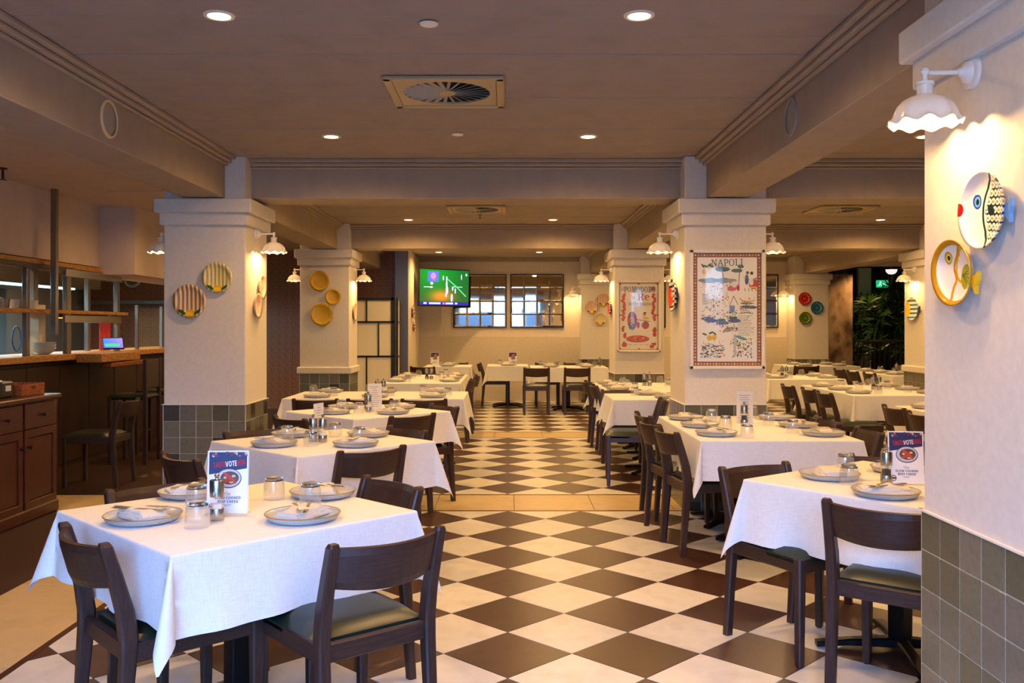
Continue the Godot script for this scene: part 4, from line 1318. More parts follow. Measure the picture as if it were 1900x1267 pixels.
func make_setting_meshes() -> void:
	plate_m = lathe_mesh([Vector2(0.0, 0.0), Vector2(0.095, 0.0), Vector2(0.122, 0.008), Vector2(0.134, 0.026), Vector2(0.131, 0.0275), Vector2(0.117, 0.013), Vector2(0.09, 0.007), Vector2(0.0, 0.006)], 40)
	plate_rim_m = lathe_mesh([Vector2(0.1345, 0.0245), Vector2(0.1352, 0.0268), Vector2(0.1335, 0.0288), Vector2(0.1308, 0.0285)], 40)
	for variant in 3:
		var s := st()
		var r := RandomNumberGenerator.new()
		r.seed = 40 + variant
		var layers := 3
		for l in layers:
			var y0 := 0.008 + l * 0.0095
			var hw := 0.052 - 0.004 * l
			var hl := 0.105 - 0.006 * l
			var off := Vector3(r.randf_range(-0.006, 0.006), 0, r.randf_range(-0.008, 0.008))
			var rings := []
			for k in 9:
				var u := -1.0 + 2.0 * k / 8.0
				var puff := 0.005 + 0.006 * (1.0 - u * u) + 0.002 * sin(k * 2.0 + l + variant)
				rings.append(ring4(off + Vector3(0.006 * sin(u * 2.5 + variant * 2.0), y0 + puff, u * hl), Vector3(hw, 0, 0), Vector3(0, puff, 0), 0.25))
			loft(s, rings, 0)
		napkin_m.append(done(s))
	# fork: outline in x/z, bent up by a gentle curve
	var f := st()
	var xs := [-0.0105, -0.0035, 0.0035, 0.0105]
	for x in xs:
		loft(f, [ring4(Vector3(x, 0.004, -0.095), Vector3(0.0008, 0, 0), Vector3(0, 0.0006, 0)), ring4(Vector3(x, 0.0, -0.048), Vector3(0.0021, 0, 0), Vector3(0, 0.0009, 0))])
	loft(f, [ring4(Vector3(0, 0.0, -0.049), Vector3(0.0127, 0, 0), Vector3(0, 0.001, 0)), ring4(Vector3(0, -0.002, -0.030), Vector3(0.0115, 0, 0), Vector3(0, 0.0011, 0)), ring4(Vector3(0, 0.0, -0.014), Vector3(0.0045, 0, 0), Vector3(0, 0.0016, 0)), ring4(Vector3(0, 0.002, 0.03), Vector3(0.0036, 0, 0), Vector3(0, 0.0018, 0)), ring4(Vector3(0, 0.0, 0.085), Vector3(0.0085, 0, 0), Vector3(0, 0.0014, 0)), ring4(Vector3(0, -0.001, 0.10), Vector3(0.004, 0, 0), Vector3(0, 0.001, 0))])
	fork_m = done(f)
	var k2 := st()
	loft(k2, [ring4(Vector3(0.002, 0, -0.115), Vector3(0.0015, 0, 0), Vector3(0, 0.0005, 0)), ring4(Vector3(0, 0, -0.095), Vector3(0.0085, 0, 0), Vector3(0, 0.0009, 0)), ring4(Vector3(0, 0, -0.02), Vector3(0.009, 0, 0), Vector3(0, 0.0011, 0)), ring4(Vector3(0, 0, -0.005), Vector3(0.005, 0, 0), Vector3(0, 0.002, 0)), ring4(Vector3(0, 0, 0.09), Vector3(0.008, 0, 0), Vector3(0, 0.0026, 0)), ring4(Vector3(0, 0, 0.102), Vector3(0.004, 0, 0), Vector3(0, 0.0015, 0))])
	knife_m = done(k2)
	# upturned tumbler
	glass_m = lathe_mesh([Vector2(0.0425, 0.0), Vector2(0.0425, 0.03), Vector2(0.0415, 0.05), Vector2(0.037, 0.0735), Vector2(0.0345, 0.072), Vector2(0.0388, 0.048), Vector2(0.0400, 0.03), Vector2(0.0402, 0.0005), Vector2(0.0424, 0.0)], 32)
	glass_base_m = lathe_mesh([Vector2(0.0, 0.072), Vector2(0.034, 0.072), Vector2(0.0365, 0.0735), Vector2(0.0340, 0.0835), Vector2(0.0297, 0.088), Vector2(0.0, 0.087)], 32)

# one cover: plate with napkin (and cutlery) at x, d; inward is the way to the table's middle
func cover(x: float, d: float, inward: Vector2, phrase: String, cutlery: bool, glass := true) -> void:
	var y := 0.7475
	var turn := atan2(-inward.x, inward.y)
	var p := thing("dinner_plate", "brown rimmed stoneware plate on the " + phrase, "plate", P(x, y, d), turn, "plates on the " + phrase)
	inst(plate_m, "dish", M.stoneware, p)
	inst(plate_rim_m, "rim", M.stoneware_rim, p)
	var skew := rng.randf_range(-0.5, 0.5) + PI / 2
	var nk := solo(napkin_m[rng.randi_range(0, 2)], "napkin", M.napkin_linen, "folded linen napkin on the " + phrase, "napkin", P(x, y, d), turn + skew, "napkins on the " + phrase)
	if cutlery:
		var fk := solo(fork_m, "fork", M.steel, "steel fork on the " + phrase, "fork", P(x, y + 0.0475, d), turn + skew + 0.9, "forks on the " + phrase)
		fk.translate_object_local(Vector3(0.018, 0, -0.01))
		var kn := solo(knife_m, "knife", M.steel, "steel knife on the " + phrase, "knife", P(x, y + 0.0475, d), turn + skew + 0.62, "knives on the " + phrase)
		kn.translate_object_local(Vector3(-0.018, 0, 0.0))
	if glass:
		var side := Vector2(inward.y, -inward.x)
		var g := Vector2(x, d) + inward * rng.randf_range(0.145, 0.17) + side * rng.randf_range(0.125, 0.145)
		tumbler(g.x, g.y, phrase)

func tumbler(x: float, d: float, phrase: String) -> void:
	var o := thing("tumbler", "clear glass tumbler upturned on the " + phrase, "glass", P(x, 0.748, d), rng.randf() * TAU, "tumblers on the " + phrase)
	inst(glass_m, "glass_wall", M.tumbler_glass, o)
	inst(glass_base_m, "glass_base", M.glass, o)

func mill(x: float, d: float, pepper: bool, phrase: String) -> void:
	var o := thing("pepper_mill" if pepper else "salt_mill", ("steel and clear pepper mill on the " if pepper else "steel and clear salt mill on the ") + phrase, "mill", P(x, 0.748, d))
	inst(lathe_mesh([Vector2(0.0, 0.0), Vector2(0.0245, 0.0), Vector2(0.0255, 0.004), Vector2(0.0255, 0.038), Vector2(0.0245, 0.041), Vector2(0.0, 0.041)], 24, 0), "base", M.steel, o)
	inst(lathe_mesh([Vector2(0.0, 0.041), Vector2(0.0185, 0.041), Vector2(0.0185, 0.066 if pepper else 0.058), Vector2(0.0, 0.066 if pepper else 0.058)], 20), "filling", M.peppercorn if pepper else M.salt, o)
	inst(lathe_mesh([Vector2(0.0235, 0.041), Vector2(0.0235, 0.083)], 24), "chamber", M.acrylic, o)
	inst(lathe_mesh([Vector2(0.0, 0.083), Vector2(0.0245, 0.083), Vector2(0.0250, 0.087), Vector2(0.0250, 0.140), Vector2(0.0235, 0.143), Vector2(0.0, 0.1435)], 24), "cap", M.steel, o)
	inst(lathe_mesh([Vector2(0.006, 0.145), Vector2(0.005, 0.150), Vector2(0.009, 0.155), Vector2(0.009, 0.162), Vector2(0.004, 0.166), Vector2(0.0, 0.166)], 14), "knob", M.steel, o)

var card_tex: ImageTexture
func promo_card(x: float, d: float, turn: float, phrase: String) -> void:
	var w := 0.148
	var h := 0.228
	var o := thing("table_card", "printed promotion card on the " + phrase, "card", P(x, 0.748, d), turn)
	if card_tex == null:
		var im := canvas(256, 394, Color(0.95, 0.95, 0.97))
		for yy in 394:
			for xx in 256:
				if yy > 8 and xx > 8 and xx < 248 and yy < 150 - (xx - 8) * 0.16: im.set_pixel(xx, yy, Color(0.13, 0.16, 0.36))
		var r := RandomNumberGenerator.new()
		r.seed = 4
		for k in 26:
			var cx := r.randf_range(10, 246)
			ell(im, cx, r.randf_range(12, 34), r.randf_range(3, 9), r.randf_range(4, 12), [Color(0.5, 0.15, 0.22), Color(0.75, 0.45, 0.4), Color(0.25, 0.1, 0.2), Color(0.8, 0.7, 0.6), Color(0.35, 0.2, 0.3)][k % 5])
		ell(im, 135, 175, 80, 62, Color(0.30, 0.33, 0.50))
		ell(im, 135, 173, 74, 56, Color(0.80, 0.80, 0.86))
		ell(im, 140, 172, 58, 42, Color(0.36, 0.26, 0.24))
		for q in [[130, 160, 40, 11, 0.6], [160, 185, 32, 10, 0.9], [120, 190, 30, 12, -0.3]]: ell(im, q[0], q[1], q[2], q[3], Color(0.75, 0.26, 0.20), q[4])
		for q in [[165, 160, 12, 8], [110, 170, 10, 8], [150, 200, 14, 6]]: ell(im, q[0], q[1], q[2], q[3], Color(0.85, 0.78, 0.55))
		for q in [[175, 180, 9, 5], [105, 185, 8, 6]]: ell(im, q[0], q[1], q[2], q[3], Color(0.25, 0.42, 0.2))
		ell(im, 34, 352, 22, 22, Color(0.12, 0.14, 0.22))
		ell(im, 34, 352, 17, 17, Color(0.9, 0.9, 0.93))
		rectf(im, 18, 346, 32, 12, Color(0.12, 0.14, 0.22))
		rectf(im, 100, 338, 56, 3, Color(0.6, 0.62, 0.7))
		rectf(im, 108, 346, 40, 3, Color(0.6, 0.62, 0.7))
		card_tex = tex(im)
		var m := mat("card_print", Color(1, 1, 1), 0.45)
		m.albedo_texture = card_tex
	var lean := Basis(Vector3.RIGHT, -0.10)
	inst(box_mesh(Vector3(w + 0.008, h + 0.006, 0.0035), 0.0008, Vector3(0, h / 2 + 0.004, -0.0022)), "stand_back", M.acrylic, o, Vector3.ZERO, lean)
	inst(box_mesh(Vector3(w + 0.008, 0.004, 0.06), 0.001, Vector3(0, 0.002, -0.012)), "stand_foot", M.acrylic, o)
	var c := inst(box_mesh(Vector3(w, h, 0.0006), 0.0, Vector3(0, h / 2 + 0.005, 0)), "card", M.paper_white, o, Vector3.ZERO, lean)
	inst(quad_mesh(w, h), "print", M.card_print, c, Vector3(0, h / 2 + 0.005, 0.0006))
	words("TASTE", 0.0275, M.ink_red, c, Vector3(-0.030, h * 0.795, 0.0008), "Droid Sans", true, 0.62, 0.10)
	words("VOTE", 0.0275, M.ink_white, c, Vector3(0.012, h * 0.812, 0.0008), "Droid Sans", true, 0.62, 0.10)
	words("WIN", 0.0275, M.ink_red, c, Vector3(0.046, h * 0.828, 0.0008), "Droid Sans", true, 0.62, 0.10)
	words("SLOW COOKED", 0.0135, M.ink_navy, c, Vector3(0.002, h * 0.265, 0.0008), "Droid Sans", true)
	words("BEEF CHEEK", 0.0135, M.ink_navy, c, Vector3(0.002, h * 0.205, 0.0008), "Droid Sans", true)
	words("The", 0.014, M.ink_grey, c, Vector3(0.0, h * 0.33, 0.0008), "Droid Serif", false)

func plain_card(x: float, d: float, turn: float, phrase: String) -> void:
	var o := thing("menu_card", "tall pale menu card on the " + phrase, "card", P(x, 0.748, d), turn)
	inst(box_mesh(Vector3(0.115, 0.225, 0.003), 0.0005, Vector3(0, 0.114, 0)), "card", M.paper_white, o)
	var s := st()
	for k in 11: bx(s, Vector3(rng.randf_range(-0.006, 0.006), 0.20 - k * 0.016, 0.0018), Vector3(rng.randf_range(0.03, 0.085), 0.003, 0.0003))
	inst(done(s), "print", M.ink_grey, o)
	inst(box_mesh(Vector3(0.125, 0.004, 0.05), 0.001, Vector3(0, 0.002, 0)), "stand_foot", M.acrylic, o)

# a table with its cloth; turn in degrees
func dressed(cx: float, cd: float, a: float, b: float, deg: float, phrase: String, sd: int, over := 0.262) -> void:
	var turn := deg_to_rad(deg)
	make_table(a, b, P(cx, 0, cd), turn, "cloth covered " + phrase)
	solo(cloth_mesh(a, b, over, sd), "tablecloth", M.linen, "white linen tablecloth draped over the " + phrase, "tablecloth", P(cx, 0.7465, cd), turn, "white tablecloths")

func rot2(v: Vector2, deg: float) -> Vector2:
	# x/depth vector turned the way a node with rotation.y = deg turns
	var t := deg_to_rad(deg)
	return Vector2(v.x * cos(t) - v.y * sin(t), v.x * sin(t) + v.y * cos(t))

# covers in a row along two opposite sides; axis 0: sides at +-x, 1: at +-depth
func rows(cx: float, cd: float, a: float, b: float, per: int, axis: int, phrase: String, cutlery: bool) -> void:
	for sgn in [-1.0, 1.0]:
		for i in per:
			var t: float = (i + 0.5) / per * 2.0 - 1.0
			if axis == 0: cover(cx + sgn * (a - 0.15), cd + t * (b - 0.02), Vector2(-sgn, 0), phrase, cutlery)
			else: cover(cx + t * (a - 0.02), cd + sgn * (b - 0.15), Vector2(0, -sgn), phrase, cutlery)

func build_tables() -> void:
	make_setting_meshes()
	var h := 0.475
	var T := {
		"t1": "square table beside the mahogany sideboard", "t2": "second square table from the sideboard", "t3": "third square table from the sideboard",
		"t4": "long table behind the striped lemon plate pillar", "t5": "long table beside the yellow plate pillar", "t6": "table below the television",
		"t7": "table below the paired mirrors", "t8": "long table ahead of the paired mirrors",
		"r1": "table behind the fish plate pillar", "r2": "long table before the seaside poster", "r3": "small table behind the seaside poster pillar", "r4": "long table before the tomato poster",
		"s1": "side bay table level with the seaside poster pillar", "s2": "side bay long table with three chairs", "s3": "side bay table behind the three-chair table", "s4": "table behind the blue striped fish pillar", "s5": "table below the red, blue and green plates"}
	# --- sideboard row, set cornerwise
	dressed(-1.02, 3.45, h, h, 45, T.t1, 1, 0.252)
	cover(-1.30, 3.26, Vector2(0.7, 0.7), T.t1, true, false)
	cover(-0.735, 3.28, Vector2(-0.7, 0.7), T.t1, true, false)
	cover(-0.755, 3.735, Vector2(-0.7, -0.7), T.t1, true, false)
	cover(-1.29, 3.74, Vector2(0.7, -0.7), T.t1, true, false)
	tumbler(-1.075, 3.17, T.t1)
	tumbler(-1.19, 3.50, T.t1)
	tumbler(-0.94, 3.68, T.t1)
	tumbler(-0.765, 3.545, T.t1)
	promo_card(-1.035, 3.37, 0.05, T.t1)
	mill(-1.043, 3.28, false, T.t1)
	for e in [[-1.12, 5.55, "t2", 2], [-1.15, 7.52, "t3", 3]]:
		dressed(e[0], e[1], h, h, 45, T[e[2]], e[3])
		for q in 4:
			var n := rot2(Vector2(0, 1), 45.0 + 90.0 * q)
			cover(e[0] + n.x * 0.335, e[1] + n.y * 0.335, -n, T[e[2]], true)
	mill(-1.17, 5.50, true, T.t2)
	mill(-1.11, 5.49, false, T.t2)
	plain_card(-1.15, 5.56, 1.25, T.t2)
	mill(-1.13, 7.42, false, T.t3)
	mill(-1.16, 7.56, true, T.t3)
	plain_card(-1.09, 7.5, 0.1, T.t3)
	# --- long table behind the first pillar
	dressed(-1.30, 9.3, 0.87, 0.49, 0, T.t4, 4)
	rows(-1.30, 9.3, 0.87, 0.49, 3, 1, T.t4, false)
	mill(-1.32, 9.28, true, T.t4)
	mill(-1.26, 9.28, false, T.t4)
	dressed(-1.07, 12.2, 0.485, 1.0, 0, T.t5, 5)
	rows(-1.07, 12.2, 0.485, 1.0, 3, 0, T.t5, false)
	mill(-1.06, 12.0, true, T.t5)
	mill(-1.0, 12.0, false, T.t5)
	dressed(-1.05, 16.25, 0.40, 0.45, 0, T.t6, 6)
	rows(-1.05, 16.25, 0.40, 0.45, 1, 1, T.t6, false)
	promo_card(-1.30, 16.3, 0.0, T.t6)
	dressed(0.0, 16.55, 0.36, 0.45, 0, T.t7, 7)
	rows(0.0, 16.55, 0.36, 0.45, 1, 1, T.t7, false)
	promo_card(0.09, 16.4, 0.0, T.t7)
	dressed(1.05, 15.95, 0.65, 0.45, 0, T.t8, 8)
	rows(1.05, 15.95, 0.65, 0.45, 2, 1, T.t8, false)
	mill(1.6, 15.9, true, T.t8)
	# --- poster row
	dressed(1.745, 4.07, h, h, 37, T.r1, 9, 0.272)
	cover(1.47, 4.18, Vector2(0.8, -0.3), T.r1, false, false)
	cover(1.545, 3.74, Vector2(0.5, 0.85), T.r1, true, false)
	cover(1.87, 4.36, Vector2(-0.6, -0.8), T.r1, true, false)
	tumbler(1.50, 4.02, T.r1)
	tumbler(1.61, 4.36, T.r1)
	tumbler(1.80, 3.70, T.r1)
	mill(1.665, 4.02, true, T.r1)
	mill(1.71, 4.12, false, T.r1)
	promo_card(1.745, 4.0, -0.15, T.r1)
	dressed(1.67, 6.33, 0.49, 0.77, 0, T.r2, 10)
	rows(1.67, 6.33, 0.49, 0.77, 3, 0, T.r2, true)
	mill(1.66, 6.42, true, T.r2)
	plain_card(1.70, 6.56, -0.1, T.r2)
	dressed(1.47, 9.10, 0.46, 0.40, 0, T.r3, 11)
	cover(1.42, 9.32, Vector2(0, -1), T.r3, true)
	cover(1.55, 8.88, Vector2(0, 1), T.r3, true)
	dressed(1.62, 10.55, 0.56, 0.78, 0, T.r4, 12)
	rows(1.62, 10.55, 0.56, 0.78, 3, 0, T.r4, false)
	mill(1.60, 10.7, true, T.r4)
	mill(1.66, 10.7, false, T.r4)
	# --- side bay
	dressed(3.90, 7.52, 0.49, 0.5, 0, T.s1, 13)
	rows(3.90, 7.52, 0.49, 0.5, 2, 0, T.s1, false)
	dressed(4.02, 10.05, 0.52, 0.82, 0, T.s2, 14)
	rows(4.02, 10.05, 0.52, 0.82, 3, 0, T.s2, false)
	mill(4.0, 10.0, true, T.s2)
	mill(4.06, 10.0, false, T.s2)
	dressed(3.95, 12.55, 0.5, 0.5, 0, T.s3, 15)
	rows(3.95, 12.55, 0.5, 0.5, 2, 0, T.s3, false)
	mill(3.72, 12.4, true, T.s3)
	mill(3.78, 12.4, false, T.s3)
	dressed(5.95, 13.75, 0.5, 0.8, 0, T.s4, 16)
	rows(5.95, 13.75, 0.5, 0.8, 3, 0, T.s4, false)
	mill(5.7, 13.4, true, T.s4)
	dressed(5.55, 16.45, 0.62, 0.45, 0, T.s5, 17)
	rows(5.55, 16.45, 0.62, 0.45, 2, 1, T.s5, false)
	# --- chairs
	var a := "dark wooden chair "
	for e in [
		[-1.36, 2.94, 0.74, 0.67, "in front of the sideboard table, turned to the sideboard"], [-0.38, 2.905, -0.64, 0.77, "in front of the sideboard table by the aisle"],
		[-1.475, 3.85, 0.7, -0.7, "behind the sideboard table on the sideboard side"], [-0.50, 3.92, -0.75, -0.66, "behind the sideboard table by the aisle"],
		[-1.69, 4.72, 0.72, 0.69, "pulled out from the second square table toward the sideboard"], [-0.74, 5.0, -0.64, 0.77, "at the aisle front of the second square table"],
		[-1.64, 5.92, 0.7, -0.7, "behind the second square table by the tiled pillar"], [-0.66, 5.97, -0.75, -0.66, "behind the second square table by the aisle"],
		[-1.6, 6.72, 0.7, 0.72, "in front of the third square table by the tiled pillar"], [-0.717, 6.91, -0.68, 0.73, "at the aisle front of the third square table"], [-0.54, 7.74, -0.8, -0.6, "behind the third square table by the aisle"],
		[-1.77, 8.42, 0, 1, "at the long table, closest to the striped lemon plate pillar"], [-1.27, 8.42, 0, 1, "at the middle of the long table behind the lemon plate pillar"], [-0.77, 8.42, 0, 1, "at the aisle end of the long table behind the lemon plate pillar"],
		[-0.47, 11.5, -1, 0, "on the aisle side of the long table by the yellow plate pillar"], [-0.44, 12.5, -1, 0, "farther along the long table by the yellow plate pillar"],
		[-1.42, 15.25, 0.2, 1, "in front of the table below the television"], [-0.95, 17.02, 0, -1, "behind the table below the television"],
		[-0.50, 16.7, 1, 0, "standing sideways to the table below the mirrors"], [0.47, 14.85, 0, 1, "in front of the long mirror table, nearer the television"], [1.13, 14.85, 0, 1, "in front of the long mirror table, nearer the lemon plate wall pillar"],
		[0.72, 16.95, 0, -1, "behind the long mirror table, nearer the television"], [1.25, 16.95, 0, -1, "behind the long mirror table, nearer the lemon plate wall pillar"],
		[1.19, 4.40, 0.45, -0.89, "at the aisle corner of the table behind the fish plate pillar"], [1.385, 3.40, 0.62, 0.78, "beside the fish plate pillar facing away down the room"], [1.95, 4.66, -0.6, -0.8, "mostly hidden behind the fish pillar table"],
		[1.03, 5.92, 0.98, 0.15, "first along the aisle side of the seaside poster table"], [1.0, 6.42, 0.98, 0.15, "second along the aisle side of the seaside poster table"], [1.04, 6.98, 0.98, 0.12, "third along the aisle side of the seaside poster table, by the pillar"],
		[2.32, 5.88, -1, 0, "on the side bay side of the seaside poster table"], [2.28, 6.5, -1, 0, "deeper on the side bay side of the seaside poster table"],
		[1.42, 8.42, -1, 0.08, "behind the seaside poster pillar, turned to the aisle"], [1.2, 9.66, 0, -1, "between the two tables behind the seaside poster pillar"],
		[1.0, 10.45, 1, 0, "on the aisle side of the tomato poster table"], [0.97, 11.15, 1, 0, "farther on the aisle side of the tomato poster table"],
		[3.22, 7.62, 1, 0, "at the side bay table level with the seaside poster"], [3.18, 7.05, 1, 0, "closer to the fish plate pillar at the side bay table"],
		[3.22, 9.3, 1, 0, "first of three at the side bay long table"], [3.24, 9.85, 1, 0, "middle of three at the side bay long table"], [3.2, 10.45, 1, 0, "last of three at the side bay long table"],
		[5.22, 14.4, 1, 0, "last of three behind the blue striped fish pillar"], [5.2, 13.8, 1, 0, "middle of three behind the blue striped fish pillar"], [5.22, 13.2, 1, 0, "first of three behind the blue striped fish pillar"],
		[5.1, 15.6, 0, 1, "before the table below the red, blue and green plates"],
		[-3.46, 8.36, -1, 0, "alone in the dim aisle by the bar"],
	]:
		chair(e[0], e[1], e[2], e[3], a + e[4])

# ================================================================ plates and posters on the pillars
const FRONT := 0.0
func hang(mesh: Mesh, m: Material, at: Vector3, turn: float, roll: float, label: String) -> void:
	var o := solo(mesh, "wall_plate", m, label, "wall plate", at, 0.0, "decorative plates hung on the pillars")
	o.basis = Basis(Vector3.UP, turn) * Basis(Vector3(0, 0, 1), roll)

func print_mat(called: String, im: Image, rough := 0.3) -> StandardMaterial3D:
	var m := mat(called, Color(1, 1, 1), rough)
	m.albedo_texture = tex(im)
	m.texture_repeat = false
	return m

func lemon_plate(stripe: Color) -> Image:
	var im := canvas(192, 192, Color(0.90, 0.88, 0.85))
	for k in 8: rectf(im, 2 + k * 24, 0, 13, 192, stripe)
	ell(im, 96, 168, 30, 24, Color(0.88, 0.66, 0.08))
	ell(im, 96, 172, 24, 16, Color(0.95, 0.76, 0.15))
	ell(im, 52, 158, 24, 9, Color(0.12, 0.33, 0.12), 0.6)
	ell(im, 140, 158, 24, 9, Color(0.12, 0.33, 0.12), -0.6)
	return im

func shoal_plate(bg: Color, ink: Color, sd: int) -> Image:
	var im := canvas(192, 192, bg)
	var r := RandomNumberGenerator.new()
	r.seed = sd
	for k in 26:
		ell(im, r.randf_range(20, 172), 20 + (k % 9) * 19 + r.randf_range(-3, 3), r.randf_range(8, 15), 3.4, ink, r.randf_range(-0.2, 0.2))
	for k in 64:
		var a := TAU * k / 64
		ell(im, 96 + cos(a) * 88, 96 + sin(a) * 88, 4, 4, bg.darkened(0.3))
	return im

func swirl_plate(bg: Color, light: Color) -> Image:
	var im := canvas(192, 192, bg)
	for k in 12:
		var a := TAU * k / 12
		ell(im, 96 + cos(a) * 66, 96 + sin(a) * 66, 15, 6, light, a + 0.7)
		ell(im, 96 + cos(a + 0.2) * 36, 96 + sin(a + 0.2) * 36, 10, 4, bg.darkened(0.35), a)
	ell(im, 96, 96, 16, 16, light)
	ell(im, 96, 96, 9, 9, bg.darkened(0.3))
	return im

func fish_blue() -> Image:
	var im := canvas(256, 256, Color(0.90, 0.88, 0.86))
	# scales behind the gill line
	for j in range(0, 11):
		for i in range(0, 8):
			var x := 118 + i * 23 + (11 if j % 2 else 0)
			var y := 8 + j * 24
			if x < 124 + 0.006 * pow(y - 128.0, 2): continue
			ell(im, x, y, 15, 14, Color(0.05, 0.15, 0.13))
			ell(im, x - 3, y - 1, 11.5, 10.5, Color(0.88, 0.87, 0.82))
			ell(im, x - 5, y, 6.0, 4.0, Color(0.40, 0.60, 0.85) if (i + j) % 2 else Color(0.86, 0.52, 0.10))
	var arc := []
	for k in 20:
		var y := 10.0 + 236.0 * k / 19
		arc.append(Vector2(112 + 0.0055 * pow(y - 128.0, 2) - 6, y))
	stroke(im, arc, 5.0, Color(0.05, 0.22, 0.18))
	ell(im, 150, 128, 22, 13, Color(0.06, 0.18, 0.16), 0.5)
	ell(im, 72, 104, 22, 22, Color(0.10, 0.28, 0.62))
	ell(im, 72, 104, 16, 16, Color(0.40, 0.65, 0.92))
	ell(im, 72, 104, 9, 9, Color(0.03, 0.05, 0.10))
	ell(im, 4, 128, 12, 20, Color(0.85, 0.08, 0.06))
	return im

func fish_yellow() -> Image:
	var im := canvas(256, 256, Color(0.91, 0.89, 0.87))
	for k in 90:
		var a := TAU * k / 90
		ell(im, 128 + cos(a) * 122, 128 + sin(a) * 97, 11, 11, Color(0.74, 0.53, 0.05))
	for k in 16:
		var a := TAU * k / 16
		ell(im, 165 + cos(a) * (20 + 3 * k), 110 + sin(a) * (22 + 4 * k), 14, 5, Color(0.80, 0.64, 0.16), a + 1.2)
	var arc := []
	for k in 20:
		var y := 18.0 + 220.0 * k / 19
		arc.append(Vector2(104 + 0.004 * pow(y - 128.0, 2) + 26 * exp(-pow((y - 150) / 22.0, 2)), y))
	stroke(im, arc, 6.0, Color(0.74, 0.52, 0.04))
	ell(im, 190, 128, 34, 40, Color(0.62, 0.62, 0.10))
	for k in 5: stroke(im, [Vector2(162, 128), Vector2(216, 96 + k * 16)], 1.6, Color(0.40, 0.42, 0.05))
	ell(im, 68, 92, 21, 21, Color(0.72, 0.56, 0.08))
	ell(im, 68, 92, 14, 14, Color(0.85, 0.80, 0.35))
	ell(im, 68, 92, 8, 8, Color(0.12, 0.25, 0.16))
	return im

func stripe_fish(a: Color, b: Color, face_c: Color) -> Image:
	var im := canvas(192, 192, a)
	for k in 7: rectf(im, 0, 8 + k * 28, 192, 13, b)
	ell(im, 18, 100, 36, 56, face_c)
	ell(im, 36, 84, 12, 12, Color(0.95, 0.95, 0.9))
	ell(im, 36, 84, 6, 6, Color(0.05, 0.05, 0.08))
	return im

func fish_dish(rx: float, ry: float) -> Mesh:
	return dish(rx, ry, 0.0, [Vector2(0.001, 0.012), Vector2(0.55, 0.013), Vector2(0.78, 0.020), Vector2(0.94, 0.031), Vector2(1.0, 0.036)], [Vector2(0.99, 0.030), Vector2(0.75, 0.008), Vector2(0.5, 0.0), Vector2(0.001, 0.0)], 48, maxf(rx, ry))

func fish(rx: float, ry: float, m: Material, tail_m: Material, at: Vector3, turn: float, roll: float, label: String) -> void:
	var o := thing("fish_plate", label, "wall plate", at, 0.0, "fish shaped plates hung on the pillars")
	o.basis = Basis(Vector3.UP, turn) * Basis(Vector3(0, 0, 1), roll)
	inst(fish_dish(rx, ry), "body", m, o)
	var s := st()
	var poly := [Vector2(rx * 0.93, 0.012), Vector2(rx * 1.08, 0.022), Vector2(rx * 1.20, 0.034), Vector2(rx * 1.16, 0.010), Vector2(rx * 1.21, -0.008), Vector2(rx * 1.17, -0.032), Vector2(rx * 1.07, -0.02), Vector2(rx * 0.93, -0.012)]
	var pk := PackedVector2Array()
	for p in poly: pk.append(p)
	prism(s, pk, 0.016, 0.028, Basis(Vector3.RIGHT, PI / 2))
	inst(done(s), "tail", tail_m, o)

